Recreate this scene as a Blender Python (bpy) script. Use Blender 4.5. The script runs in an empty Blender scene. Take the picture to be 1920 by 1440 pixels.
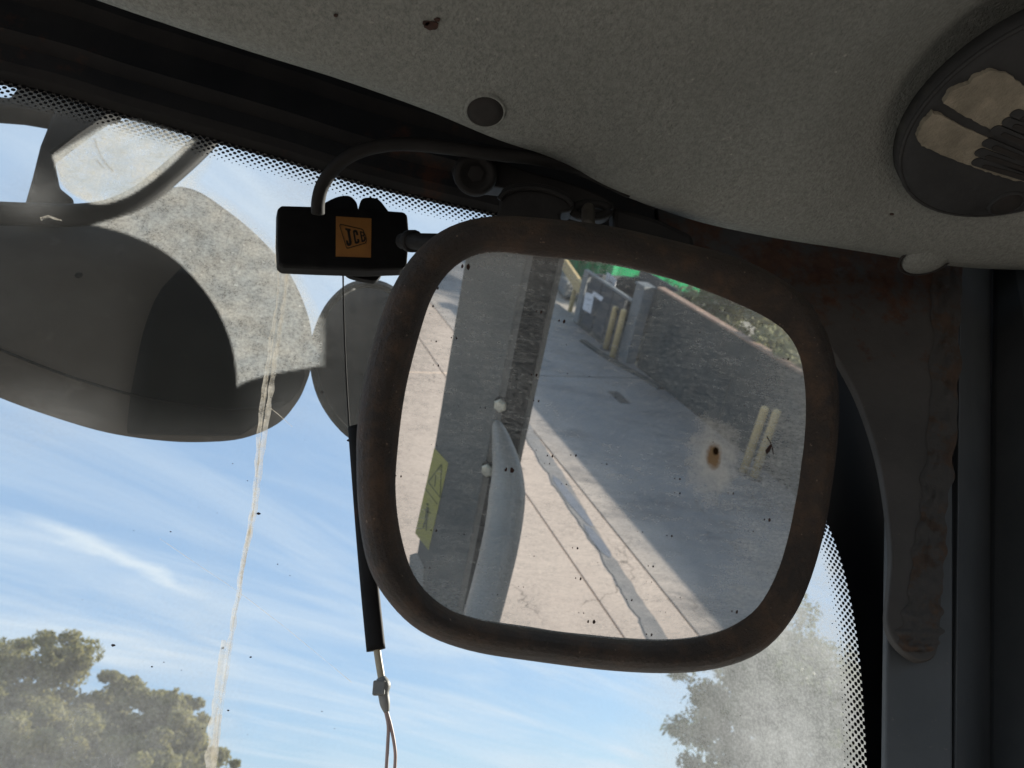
import bpy, bmesh, math, random
from mathutils import Vector, Matrix, noise
random.seed(7)
R_ = math.radians
scene = bpy.context.scene
COL = scene.collection

# ------------------------------------------------------------------ camera, world, sun, exposure
EYE = Vector((0, 0, 3.0)); PITCH = R_(30); FPX = 1400.0
cd = bpy.data.cameras.new('camera'); cam = bpy.data.objects.new('camera', cd); COL.objects.link(cam)
cam.location = EYE; cam.rotation_euler = (R_(90) + PITCH, 0, 0)
cd.sensor_width = 36; cd.lens = FPX / 1920 * 36; cd.clip_start = .01; cd.clip_end = 3000
cd.dof.use_dof = True; cd.dof.focus_distance = .52; cd.dof.aperture_fstop = 15
scene.camera = cam

SUN = Vector((1, .95, .535)).normalized()
SUN_EL = math.asin(SUN.z); SUN_AZ = math.atan2(SUN.x, SUN.y)
sl = bpy.data.lights.new('sun', 'SUN'); sl.energy = 5.0; sl.angle = R_(.55); sl.color = (1, .92, .80)
so = bpy.data.objects.new('sun', sl); COL.objects.link(so); so.rotation_euler = SUN.to_track_quat('Z', 'Y').to_euler()
scene.view_settings.view_transform = 'Standard'; scene.view_settings.look = 'None'
scene.view_settings.exposure = 0.95; scene.view_settings.gamma = 1
scene.cycles.max_bounces = 10; scene.cycles.transparent_max_bounces = 24

world = bpy.data.worlds.new('World'); scene.world = world; world.use_nodes = True
def build_world():
    nt = world.node_tree; N = nt.nodes; L = nt.links; N.clear()
    out = N.new('ShaderNodeOutputWorld'); bg = N.new('ShaderNodeBackground'); bg.inputs[1].default_value = .10
    sky = N.new('ShaderNodeTexSky'); sky.sky_type = 'NISHITA'; sky.sun_disc = False
    sky.sun_elevation = SUN_EL; sky.sun_rotation = SUN_AZ; sky.air_density = 1.0; sky.dust_density = .15; sky.ozone_density = 2.2
    tc = N.new('ShaderNodeTexCoord'); sp = N.new('ShaderNodeSeparateXYZ'); L.new(tc.outputs['Generated'], sp.inputs[0])
    def m(op, a, b=None, clamp=False):
        n = N.new('ShaderNodeMath'); n.operation = op; n.use_clamp = clamp
        for i, v in enumerate((a, b)):
            if v is None: continue
            if isinstance(v, (int, float)): n.inputs[i].default_value = v
            else: L.new(v, n.inputs[i])
        return n.outputs[0]
    z = m('ADD', m('MAXIMUM', sp.outputs[2], 0.0), .12)
    px = m('DIVIDE', sp.outputs[0], z); py = m('DIVIDE', sp.outputs[1], z)
    cb = N.new('ShaderNodeCombineXYZ'); L.new(px, cb.inputs[0]); L.new(py, cb.inputs[1])
    ROT = -56
    def streak(rot, sc, scale, detail, lo, hi, dist, seed):
        m0 = N.new('ShaderNodeMapping'); L.new(cb.outputs[0], m0.inputs[0]); m0.inputs['Rotation'].default_value = (0, 0, R_(rot))
        mp = N.new('ShaderNodeMapping'); L.new(m0.outputs[0], mp.inputs[0])
        mp.inputs['Scale'].default_value = sc; mp.inputs['Location'].default_value = (seed, seed * 1.7, 0)
        t = N.new('ShaderNodeTexNoise'); L.new(mp.outputs[0], t.inputs[0]); t.inputs['Scale'].default_value = scale
        t.inputs['Detail'].default_value = detail; t.inputs['Roughness'].default_value = .6; t.inputs['Distortion'].default_value = dist
        r = N.new('ShaderNodeMapRange'); L.new(t.outputs[0], r.inputs[0]); r.inputs[1].default_value = lo; r.inputs[2].default_value = hi
        return r.outputs[0]
    s1 = streak(ROT, (.34, 1.5, 1), 1.1, 8, .42, .68, .9, 3.1)
    s2 = streak(ROT + 8, (.5, 2.2, 1), 2.6, 7, .42, .72, 1.0, 8.3)
    s3 = streak(20, (.6, .8, 1), .8, 4, .35, .75, .4, 1.7)
    f = m('ADD', m('ADD', m('MULTIPLY', s1, .75), .06), m('MULTIPLY', m('MULTIPLY', s2, s3), .6), True)
    # one older, spread vapour trail
    ax, ay, bx, by = -1.34, 1.90, -1.06, 2.62
    dx, dy = bx - ax, by - ay; LL = math.hypot(dx, dy); dx /= LL; dy /= LL
    al = m('ADD', m('MULTIPLY', m('SUBTRACT', px, ax), dx), m('MULTIPLY', m('SUBTRACT', py, ay), dy))
    ac = m('SUBTRACT', m('MULTIPLY', m('SUBTRACT', px, ax), -dy), m('MULTIPLY', m('SUBTRACT', py, ay), -dx))
    tn = N.new('ShaderNodeTexNoise'); L.new(cb.outputs[0], tn.inputs[0]); tn.inputs['Scale'].default_value = 7; tn.inputs['Detail'].default_value = 7
    ac = m('ABSOLUTE', m('ADD', ac, m('MULTIPLY', m('SUBTRACT', tn.outputs[0], .5), .16)))
    band = m('MULTIPLY', m('SUBTRACT', 1, m('DIVIDE', ac, .065), True), m('MULTIPLY', m('MULTIPLY', al, 6, True), m('MULTIPLY', m('SUBTRACT', .80, al), 4, True)))
    f = m('ADD', m('MULTIPLY', f, .95), m('MULTIPLY', band, .6), True)
    mx = N.new('ShaderNodeMix'); mx.data_type = 'RGBA'; L.new(f, mx.inputs[0]); mx.inputs[7].default_value = (4.0, 4.5, 5.0, 1)
    veil = N.new('ShaderNodeMix'); veil.data_type = 'RGBA'; veil.inputs[0].default_value = .78   # thin even high haze over the clear sky
    L.new(sky.outputs[0], veil.inputs[6]); veil.inputs[7].default_value = (1.9, 2.9, 4.3, 1); L.new(veil.outputs[2], mx.inputs[6])
    L.new(mx.outputs[2], bg.inputs[0]); L.new(bg.outputs[0], out.inputs[0])
build_world()

# ------------------------------------------------------------------ geometry helpers
RIGHT = Vector((1, 0, 0)); FWD = Vector((0, math.cos(PITCH), math.sin(PITCH))); UP = Vector((0, -math.sin(PITCH), math.cos(PITCH)))
ZUP = Vector((0, 0, 1))
def ray(u, v): return RIGHT * ((u - 960) / FPX) - UP * ((v - 720) / FPX) + FWD
def at(u, v, t): return EYE + ray(u, v) * t
def hit(u, v, p, n):
    r = ray(u, v); return EYE + r * ((p - EYE).dot(n) / r.dot(n))
# the rear-view mirror's plane: what it shows is found by reflecting sight lines in it
MN = (RIGHT * .20393 + UP * .04721 - FWD * .97785).normalized(); MC = at(1130, 830, .45)
def refl(p): return p - MN * (2 * (p - MC).dot(MN))
def m_at(u, v, t): return refl(at(u, v, t))
def m_hit(u, v, p, n):
    a = refl(EYE); d = refl(EYE + ray(u, v)) - a
    return a + d * ((p - a).dot(n) / d.dot(n))
def m_gnd(u, v, z=0.0): return m_hit(u, v, Vector((0, 0, z)), ZUP)

def catmull(pts, closed=False, k=8):
    P = [Vector(p) if len(p) == 3 else Vector((p[0], p[1], 0)) for p in pts]; n = len(P); out = []
    rng = range(n) if closed else range(n - 1)
    for i in rng:
        if closed: a, b, c, d = P[i - 1], P[i], P[(i + 1) % n], P[(i + 2) % n]
        else: a, b, c, d = P[max(i - 1, 0)], P[i], P[i + 1], P[min(i + 2, n - 1)]
        for j in range(k):
            t = j / k
            out.append(.5 * ((2 * b) + (c - a) * t + (2 * a - 5 * b + 4 * c - d) * t * t + (3 * b - a - 3 * c + d) * t ** 3))
    if not closed: out.append(P[-1])
    return out

def link(name, me, mat, parent=None, smooth=False):
    o = bpy.data.objects.new(name, me); COL.objects.link(o)
    if mat is not None:
        for mm in (mat if isinstance(mat, (list, tuple)) else [mat]): me.materials.append(mm)
    if smooth:
        for p in me.polygons: p.use_smooth = True
    if parent is not None:
        o.parent = parent; o.matrix_parent_inverse = parent.matrix_world.inverted() if parent.type != 'EMPTY' else Matrix.Translation(-parent.location)
    return o
def mesh(name, V, F, mat, parent=None, smooth=False, fix=True):
    me = bpy.data.meshes.new(name); me.from_pydata([tuple(v) for v in V], [], F); me.update()
    if fix:
        bm = bmesh.new(); bm.from_mesh(me); bmesh.ops.recalc_face_normals(bm, faces=bm.faces); bm.to_mesh(me); bm.free()
    return link(name, me, mat, parent, smooth)
def bevel(o, w, seg=2, ang=35):
    b = o.modifiers.new('bevel', 'BEVEL'); b.width = w; b.segments = seg; b.limit_method = 'ANGLE'; b.angle_limit = R_(ang)
    return o
def prism(name, pts, off, mat, parent=None, smooth=False, bev=0):
    n = len(pts); V = [Vector(p) for p in pts] + [Vector(p) + off for p in pts]
    F = [list(range(n))[::-1], list(range(n, 2 * n))] + [[i, (i + 1) % n, n + (i + 1) % n, n + i] for i in range(n)]
    o = mesh(name, V, F, mat, parent, smooth)
    if bev: bevel(o, bev)
    return o
def boxpts(c, ax, ay, az):
    return [c + ax * x + ay * y + az * z for z in (-.5, .5) for y in (-.5, .5) for x in (-.5, .5)]
BOXF = [[0, 2, 3, 1], [4, 5, 7, 6], [0, 1, 5, 4], [2, 6, 7, 3], [0, 4, 6, 2], [1, 3, 7, 5]]
def box(name, c, s, mat, parent=None, bev=0, axes=None):
    ax, ay, az = axes or (Vector((1, 0, 0)), Vector((0, 1, 0)), ZUP)
    o = mesh(name, boxpts(Vector(c), ax * s[0], ay * s[1], az * s[2]), BOXF, mat, parent)
    if bev: bevel(o, bev)
    return o
def tube(name, pts, rad, mat, parent=None, seg=12, flat=1.0, ref=None):
    V = []; F = []; n = len(pts)
    rad = rad if isinstance(rad, (list, tuple)) else [rad] * n
    prev = None
    for i, p in enumerate(pts):
        t = (pts[min(i + 1, n - 1)] - pts[max(i - 1, 0)]).normalized()
        a = (ref or prev or (Vector((.3, .2, .9)) if abs(t.z) < .9 else Vector((1, 0, 0))))
        a = (a - t * a.dot(t)).normalized(); b = t.cross(a); prev = a
        for k in range(seg):
            w = 2 * math.pi * k / seg
            V.append(p + a * (math.cos(w) * rad[i]) + b * (math.sin(w) * rad[i] * flat))
    for i in range(n - 1):
        for k in range(seg): F.append([i * seg + k, i * seg + (k + 1) % seg, (i + 1) * seg + (k + 1) % seg, (i + 1) * seg + k])
    F.append(list(range(seg))[::-1]); F.append([(n - 1) * seg + k for k in range(seg)])
    o = mesh(name, V, F, mat, parent, True)
    return o
def rings(name, RR, mat, parent=None, cap0=True, cap1=True, smooth=True, uv=False):
    n = len(RR[0]); V = [p for r in RR for p in r]; F = []
    for i in range(len(RR) - 1):
        for k in range(n): F.append([i * n + k, i * n + (k + 1) % n, (i + 1) * n + (k + 1) % n, (i + 1) * n + k])
    if cap0: F.append(list(range(n))[::-1])
    if cap1: F.append([(len(RR) - 1) * n + k for k in range(n)])
    return mesh(name, V, F, mat, parent, smooth)
def lathe(name, c, axis, prof, mat, parent=None, seg=24, smooth=True):
    axis = axis.normalized(); a = axis.orthogonal().normalized(); b = axis.cross(a)
    RR = [[c + axis * h + (a * math.cos(2 * math.pi * k / seg) + b * math.sin(2 * math.pi * k / seg)) * max(r, 1e-5) for k in range(seg)] for r, h in prof]
    return rings(name, RR, mat, parent, smooth=smooth)
def dome(name, px, p, n, bulge, back, mat, parent=None, steps=10, pw=2.2, inner=.02):
    """closed rounded body whose outline seen from the seat is px; bulges by `bulge` along -n, `back` behind"""
    P = [hit(q.x, q.y, p, n) for q in px]; c = sum(P, Vector()) / len(P); RR = []
    for i in range(steps, -1, -1):
        s = max(inner, i / steps); RR.append([c + (q - c) * s - n * (bulge * (1 - s ** pw)) for q in P])
    RR = RR[::-1]
    vd = (c - EYE).normalized(); RR += [[c + (q - c) * .93 + vd * back * .55 for q in P], [c + (q - c) * .7 + vd * back * .9 for q in P], [c + (q - c) * .1 + vd * back for q in P]]
    return rings(name, RR, mat, parent)
def thing(name, label, cat, loc=(0, 0, 0), group=None):
    o = bpy.data.objects.new(name, None); COL.objects.link(o); o.location = loc; o.empty_display_size = .05
    o['label'] = label; o['category'] = cat
    if group: o['group'] = group
    return o
def tag(o, label, cat, group=None):
    o['label'] = label; o['category'] = cat
    if group: o['group'] = group
    return o
def stuff(o): o['kind'] = 'stuff'; return o

# ------------------------------------------------------------------ materials
class NT:
    def __init__(s, name):
        s.m = bpy.data.materials.new(name); s.m.use_nodes = True; s.N = s.m.node_tree.nodes; s.L = s.m.node_tree.links; s.N.clear()
        s.out = s.N.new('ShaderNodeOutputMaterial'); s._o = None
    def set(s, sock, v):
        if isinstance(v, bpy.types.NodeSocket): s.L.new(v, sock)
        elif isinstance(v, tuple): sock.default_value = v if len(v) == 4 or sock.type == 'VECTOR' else (*v, 1)
        else: sock.default_value = v
    def obj(s):
        if not s._o: s._o = s.N.new('ShaderNodeTexCoord').outputs['Object']
        return s._o
    def mapping(s, scale=(1, 1, 1), rot=(0, 0, 0), vec=None):
        if any(rot): q = s.N.new('ShaderNodeMapping'); s.L.new(vec or s.obj(), q.inputs[0]); q.inputs['Rotation'].default_value = rot; vec = q.outputs[0]; rot = (0, 0, 0)
        m = s.N.new('ShaderNodeMapping'); s.L.new(vec or s.obj(), m.inputs[0]); m.inputs['Scale'].default_value = scale; m.inputs['Rotation'].default_value = rot; return m.outputs[0]
    def noise(s, scale, detail=4, rough=.55, lo=0., hi=1., vec=None, dist=0.):
        t = s.N.new('ShaderNodeTexNoise'); s.L.new(vec or s.obj(), t.inputs[0]); t.inputs['Scale'].default_value = scale
        t.inputs['Detail'].default_value = detail; t.inputs['Roughness'].default_value = rough; t.inputs['Distortion'].default_value = dist
        return s.rng(t.outputs[0], lo, hi)
    def rng(s, v, lo, hi, a=0., b=1.):
        r = s.N.new('ShaderNodeMapRange'); s.set(r.inputs[0], v); r.inputs[1].default_value = lo; r.inputs[2].default_value = hi; r.inputs[3].default_value = a; r.inputs[4].default_value = b; return r.outputs[0]
    def math(s, op, a, b=0., clamp=False):
        n = s.N.new('ShaderNodeMath'); n.operation = op; n.use_clamp = clamp; s.set(n.inputs[0], a); s.set(n.inputs[1], b); return n.outputs[0]
    def mix(s, f, a, b):
        n = s.N.new('ShaderNodeMix'); n.data_type = 'RGBA'; s.set(n.inputs[0], f); s.set(n.inputs[6], a); s.set(n.inputs[7], b); return n.outputs[2]
    def bump(s, h, strength=.3, dist=.001):
        b = s.N.new('ShaderNodeBump'); s.set(b.inputs['Height'], h); b.inputs['Strength'].default_value = strength; b.inputs['Distance'].default_value = dist; return b.outputs[0]
    def pbr(s, col, rough=.6, metal=0., normal=None, spec=.5):
        p = s.N.new('ShaderNodeBsdfPrincipled'); s.set(p.inputs['Base Color'], col); s.set(p.inputs['Roughness'], rough); s.set(p.inputs['Metallic'], metal)
        p.inputs['Specular IOR Level'].default_value = spec
        if normal is not None: s.L.new(normal, p.inputs['Normal'])
        return p.outputs[0]
    def shader(s, kind, col=None, rough=None):
        n = s.N.new(kind)
        if col is not None: s.set(n.inputs['Color'], col)
        if rough is not None: s.set(n.inputs['Roughness'], rough)
        return n.outputs[0]
    def mixs(s, f, a, b):
        n = s.N.new('ShaderNodeMixShader'); s.set(n.inputs[0], f); s.L.new(a, n.inputs[1]); s.L.new(b, n.inputs[2]); return n.outputs[0]
    def adds(s, a, b):
        n = s.N.new('ShaderNodeAddShader'); s.L.new(a, n.inputs[0]); s.L.new(b, n.inputs[1]); return n.outputs[0]
    def done(s, sh): s.L.new(sh, s.out.inputs[0]); return s.m
def simple(name, c1, c2=None, scale=30, rough=.6, metal=0., bump=0., bscale=None, bdist=.001, c3=None, lo3=.6, hi3=.75, scale3=12, spec=.5, lo=.35, hi=.65):
    s = NT(name); col = c1
    if c2: col = s.mix(s.noise(scale, 6, .6, lo, hi), c1, c2)
    if c3: col = s.mix(s.noise(scale3, 8, .68, lo3, hi3), col, c3)
    nrm = s.bump(s.noise(bscale or scale * 4, 5, .6), bump, bdist) if bump else None
    return s.done(s.pbr(col, rough, metal, nrm, spec))

def headliner_mat():
    s = NT('headliner_plastic')
    col = s.mix(s.noise(9, 6, .6, .3, .7), (.190, .205, .192), (.232, .246, .230))
    col = s.mix(s.noise(160, 3, .5, .70, .80), col, (.42, .42, .38))
    col = s.mix(s.noise(60, 4, .6, .72, .78), col, (.09, .085, .075))
    col = s.mix(s.math('MULTIPLY', s.noise(3.2, 6, .65, .45, .70), .35), col, (.13, .13, .115))
    col = s.mix(s.math('MULTIPLY', s.noise(24, 7, .7, .60, .74), .5), col, (.33, .325, .29))
    col = s.mix(s.noise(330, 4, .7, .30, .62), (.135, .145, .135), col)
    b = s.math('ADD', s.noise(520, 3, .6), s.math('MULTIPLY', s.noise(200, 4, .65), .9))
    return s.done(s.pbr(col, .78, 0, s.bump(b, .9, .0018), .3))
M_HEAD = headliner_mat()
M_BLACKFRAME = simple('black_painted_steel', (.008, .0085, .0095), (.015, .0145, .0145), 20, .65, bump=.3, bscale=60, c3=(.06, .022, .010), lo3=.58, hi3=.70, scale3=9, spec=.15)
def pillar_mat():
    s = NT('pillar_paint')
    col = s.mix(s.noise(14, 6, .6, .3, .7), (.062, .069, .075), (.084, .091, .097))
    col = s.mix(s.noise(220, 4, .6, .68, .76), col, (.14, .13, .12))
    return s.done(s.pbr(col, .62, 0, s.bump(s.noise(90, 5, .6), .25, .001), .35))
M_PILLAR = pillar_mat()
def gusset_mat():
    s = NT('gusset_steel')
    col = s.mix(s.noise(18, 6, .6, .3, .7), (.046, .044, .042), (.064, .060, .057))
    z = s.N.new('ShaderNodeSeparateXYZ'); s.L.new(s.obj(), z.inputs[0])
    top = s.rng(z.outputs[2], 3.30, 3.46); right = s.rng(z.outputs[0], .355, .41)
    edge = s.math('MAXIMUM', top, s.math('MULTIPLY', right, .7))
    rust = s.rng(s.math('ADD', s.noise(26, 8, .7), s.math('MULTIPLY', edge, .30)), .72, .84)
    rcol = s.mix(s.noise(70, 6, .7, .3, .7), (.040, .019, .012), (.085, .044, .026))
    col = s.mix(rust, col, rcol)
    col = s.mix(s.noise(300, 3, .6, .70, .76), col, (.09, .08, .07))
    return s.done(s.pbr(col, .72, 0, s.bump(s.noise(120, 6, .65), .4, .0015), .3))
M_GUSSET = gusset_mat()
M_WELD = simple('rusty_weld', (.034, .024, .018), (.070, .044, .029), 45, .9, bump=.8, bscale=150, bdist=.002, c3=(.046, .044, .042), lo3=.44, hi3=.50, scale3=30)
def rim_mat():
    s = NT('brown_rubber_rim')
    col = s.mix(s.noise(22, 6, .6, .3, .72), (.014, .0102, .0078), (.037, .0245, .016))
    col = s.mix(s.noise(34, 8, .75, .47, .66), col, (.074, .042, .022))
    col = s.mix(s.noise(330, 3, .6, .69, .74), col, (.26, .19, .13))
    col = s.mix(s.noise(120, 3, .6, .30, .24), col, (.018, .013, .011))
    b = s.math('ADD', s.noise(380, 6, .7), s.noise(90, 6, .7))
    return s.done(s.pbr(col, .58, 0, s.bump(b, 1.0, .0024), .5))
M_RIM = rim_mat()
def mirror_mat():
    s = NT('dusty_mirror_glass')
    uvn = s.N.new('ShaderNodeUVMap').outputs[0]      # glass plane coordinates in metres (x right, y up)
    fine = s.noise(430, 5, .7, .32, .72, s.mapping((.7, 1.35, 1), (0, 0, R_(8)), uvn))
    streak = s.noise(110, 6, .7, .32, .72, s.mapping((.4, 1.9, 1), (0, 0, R_(8)), uvn))
    mid = s.noise(360, 5, .75, .36, .66, s.mapping((.75, 1.25, 1), (0, 0, R_(8)), uvn))
    cloud = s.noise(14, 5, .6, .3, .75, uvn)
    sp = s.N.new('ShaderNodeSeparateXYZ'); s.L.new(uvn, sp.inputs[0])
    base = s.rng(sp.outputs[0], -.10, .12, .005, .06)
    d = s.math('MULTIPLY', s.math('MULTIPLY', s.math('ADD', s.math('MULTIPLY', fine, .55), s.math('MULTIPLY', mid, .6)), s.math('ADD', streak, .35)), s.math('ADD', cloud, .45))
    rad = s.math('SQRT', s.math('ADD', s.math('MULTIPLY', sp.outputs[0], sp.outputs[0]), s.math('MULTIPLY', sp.outputs[1], sp.outputs[1])))
    base = s.math('ADD', base, s.rng(s.math('ADD', rad, s.math('MULTIPLY', cloud, .015)), .100, .145, 0, .25))
    dust = s.math('ADD', base, s.math('MULTIPLY', d, .42), True)
    # the de-silvered rust spot with its chalky halo
    def spot(cx, cy, rx, ry, r0, r1, amp):
        a = s.math('DIVIDE', s.math('SUBTRACT', sp.outputs[0], cx), rx); b = s.math('DIVIDE', s.math('SUBTRACT', sp.outputs[1], cy), ry)
        dd = s.math('SQRT', s.math('ADD', s.math('MULTIPLY', a, a), s.math('MULTIPLY', b, b)))
        dd = s.math('ADD', dd, s.math('MULTIPLY', s.math('SUBTRACT', s.noise(110, 6, .65, 0, 1, uvn), .5), amp))
        return s.rng(dd, r1, r0)
    SX, SY = .0729, -.0087
    halo = spot(SX, SY - .002, .0185, .027, .35, 1.2, 1.6); rust = spot(SX, SY, .0058, .0085, .5, 1.1, 1.6); core = spot(SX + .001, SY + .003, .0026, .0032, .5, 1.0, 1.0)
    refl = s.shader('ShaderNodeBsdfGlossy', (.92, .93, .93), .006)
    dcol = s.mix(s.noise(60, 4, .6, .3, .7, uvn), (.52, .56, .57), (.62, .64, .62))
    dif = s.shader('ShaderNodeBsdfDiffuse', dcol)
    sh = s.mixs(dust, refl, dif)
    sh = s.mixs(s.math('MULTIPLY', halo, .62), sh, s.shader('ShaderNodeBsdfDiffuse', (.62, .62, .58)))
    sh = s.mixs(s.math('MULTIPLY', rust, .9), sh, s.shader('ShaderNodeBsdfDiffuse', (.22, .13, .05)))
    sh = s.mixs(core, sh, s.shader('ShaderNodeBsdfDiffuse', (.02, .012, .006)))
    return s.done(sh)
M_MIRROR = mirror_mat()
M_SPECK = simple('dried_dirt', (.022, .010, .008), (.04, .016, .010), 200, .9)
M_BLACKPLASTIC = simple('black_plastic', (.006, .006, .0065), (.010, .010, .0105), 60, .6, bump=.15, bscale=500, spec=.15)
M_DARKMOUNT = simple('dark_mount_plastic', (.005, .005, .0052), (.010, .0097, .0095), 40, .7, spec=.2, bump=.3, bscale=200)
M_CABLE = simple('cable_sheath', (.006, .006, .006), (.011, .0105, .010), 50, .7, spec=.2)
M_BOLT = simple('grey_zinc', (.06, .055, .048), (.035, .028, .022), 90, .55, .4)
M_LABEL = simple('orange_label', (.30, .14, .038), (.25, .115, .034), 70, .5)
M_INK = simple('black_ink', (.012, .011, .010), None, rough=.5)
M_SPKR = simple('speaker_plastic', (.022, .0235, .025), (.034, .0355, .0365), 30, .75, bump=.3, bscale=300, spec=.2, c3=(.07, .068, .06), lo3=.6, hi3=.75, scale3=22)
M_DUSTCAKE = simple('tan_caked_dust', (.15, .137, .105), (.25, .228, .175), 60, .95, bump=.8, bscale=500, bdist=.002, c3=(.12, .105, .08), scale3=50)
M_HOLE = simple('hole_dark', (.006, .0055, .005), (.012, .010, .009), 100, .8)
M_RIMPALE = simple('hole_rim', (.20, .20, .18), (.16, .16, .145), 60, .7)

def glass_mat(kind):
    s = NT('windscreen_' + kind)
    tr = s.shader('ShaderNodeBsdfTransparent', (.97, .985, .99))
    if kind == 'outer':
        return s.done(tr)
    sp = s.N.new('ShaderNodeSeparateXYZ'); uvn = s.N.new('ShaderNodeUVMap').outputs[0]; s.L.new(uvn, sp.inputs[0])
    att = s.N.new('ShaderNodeVertexColor'); att.layer_name = 'dust'
    speck = s.noise(420, 4, .7, .42, .72, uvn); cl = s.noise(16, 6, .65, .32, .75, uvn); mot = s.noise(70, 5, .65, .35, .7, uvn)
    g = s.math('MULTIPLY', s.math('ADD', s.math('ADD', s.math('MULTIPLY', speck, .22), .26), s.math('ADD', s.math('MULTIPLY', cl, .30), s.math('MULTIPLY', mot, .16))), att.outputs[0])
    f = s.math('ADD', g, .012, True)
    dust = s.mixs(.6, s.shader('ShaderNodeBsdfDiffuse', (.55, .56, .55)), s.shader('ShaderNodeBsdfTranslucent', (.62, .63, .62)))
    sh = s.mixs(f, tr, dust)
    fr = s.N.new('ShaderNodeFresnel'); fr.inputs[0].default_value = 1.45
    sh = s.mixs(s.math('MULTIPLY', fr.outputs[0], .3), sh, s.shader('ShaderNodeBsdfGlossy', (1, 1, 1), .015))
    return s.done(sh)
M_GLASS = glass_mat('inner'); M_GLASSOUT = glass_mat('outer')
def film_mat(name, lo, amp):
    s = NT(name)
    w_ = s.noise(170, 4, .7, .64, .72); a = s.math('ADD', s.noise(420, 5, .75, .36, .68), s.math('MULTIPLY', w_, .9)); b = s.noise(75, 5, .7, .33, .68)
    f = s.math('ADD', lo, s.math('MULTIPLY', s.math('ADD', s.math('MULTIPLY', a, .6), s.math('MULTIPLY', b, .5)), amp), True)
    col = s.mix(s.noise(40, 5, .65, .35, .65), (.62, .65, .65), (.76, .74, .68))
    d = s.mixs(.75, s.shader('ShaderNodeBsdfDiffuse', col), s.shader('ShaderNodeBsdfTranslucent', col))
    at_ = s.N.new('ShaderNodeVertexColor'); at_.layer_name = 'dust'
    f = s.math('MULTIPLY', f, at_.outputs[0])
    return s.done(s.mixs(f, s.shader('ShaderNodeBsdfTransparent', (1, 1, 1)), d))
M_FILM = film_mat('sunlit_dust_film', .20, .56)
def seal_mat():
    s = NT('sealant_bead')
    col = s.mix(s.noise(150, 4, .6, .35, .65), (.74, .67, .55), (.86, .82, .74))
    d = s.mixs(.6, s.shader('ShaderNodeBsdfDiffuse', col), s.shader('ShaderNodeBsdfTranslucent', col))
    f = s.noise(120, 5, .7, .30, .66)
    return s.done(s.mixs(s.math('ADD', s.math('MULTIPLY', f, .6), .08), s.shader('ShaderNodeBsdfTransparent', (1, 1, 1)), d))
M_SEAL = seal_mat()
M_FRIT = simple('black_frit', (.004, .004, .005), None, rough=.35)

# ------------------------------------------------------------------ ground of the yard (seen in the mirror)
def conc_mat(name, a, b, c, stain=None):
    s = NT(name)
    col = s.mix(s.noise(1.1, 7, .65, .3, .7), a, b)
    col = s.mix(s.noise(5, 7, .7, .58, .78), col, c)
    col = s.mix(s.math('MULTIPLY', s.noise(90, 3, .6, .5, .75), .35), col, tuple(x * .6 for x in a))
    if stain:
        # wall's shade painted into the lane colour, its edge broken up by noise
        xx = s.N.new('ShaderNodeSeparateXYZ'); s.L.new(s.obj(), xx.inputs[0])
        lane_shade = s.rng(s.math('ADD', xx.outputs[0], s.math('MULTIPLY', s.math('SUBTRACT', s.noise(1.4, 7, .65), .5), 1.1)), 3.15, 3.75)
        col = s.mix(lane_shade, (.43, .37, .315), col)
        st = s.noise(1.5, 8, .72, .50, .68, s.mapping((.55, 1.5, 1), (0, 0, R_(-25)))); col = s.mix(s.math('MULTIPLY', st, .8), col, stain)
    crack = s.N.new('ShaderNodeTexVoronoi'); crack.feature = 'DISTANCE_TO_EDGE'; crack.inputs['Scale'].default_value = .9
    s.L.new(s.mapping((1, 1, 1), vec=None), crack.inputs[0])
    w = s.N.new('ShaderNodeVectorMath'); w.operation = 'ADD'; nz = s.N.new('ShaderNodeTexNoise'); nz.inputs['Scale'].default_value = 2.2; nz.inputs['Detail'].default_value = 6
    s.L.new(s.obj(), nz.inputs[0]); s.L.new(s.obj(), w.inputs[0]); s.L.new(nz.outputs['Color'], w.inputs[1]); s.L.new(w.outputs[0], crack.inputs[0])
    ck = s.math('MULTIPLY', s.rng(crack.outputs[0], .007, .002), s.noise(.8, 3, .5, .48, .56))
    col = s.mix(s.math('MULTIPLY', ck, .75), col, (.10, .085, .07))
    b = s.math('ADD', s.noise(40, 6, .65), s.math('MULTIPLY', s.noise(6, 4, .6), .5))
    return s.done(s.pbr(col, .52 if stain else .9, 0, s.bump(b, .35, .01), .5 if stain else .2))
M_CONC = conc_mat('yard_concrete', (.46, .38, .32), (.52, .435, .365), (.38, .31, .26))
M_CONC2 = conc_mat('shade_tinted_lane_concrete', (.165, .16, .158), (.225, .215, .205), (.095, .094, .095), (.07, .071, .075))  # yard concrete in a darker copy, shade mixed into the colour
M_YARD = conc_mat('yard_ground', (.33, .30, .265), (.39, .355, .31), (.24, .22, .2))
gnd = mesh('ground', [(-900, -900, -.05), (900, -900, -.05), (900, 900, -.05), (-900, 900, -.05)], [[0, 1, 2, 3]], M_YARD); gnd['kind'] = 'structure'
XS = [-8.2, -5.4, -2.6, .2, 2.62, 3.2, 5.58]; YS = [3.2, -1.4, -7.05, -11.6, -16.2, -21]
for i in range(len(XS) - 1):
    for j in range(len(YS) - 1):
        g = .014; x0, x1, y0, y1 = XS[i] + g / 2, XS[i + 1] - g / 2, YS[j + 1] + g / 2, YS[j] - g / 2
        box('concrete_slab', ((x0 + x1) / 2, (y0 + y1) / 2, -.0225 + random.uniform(-.002, .002)), (x1 - x0, y1 - y0, .05), M_CONC2 if i == 5 else M_CONC, gnd, bev=.006)
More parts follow.
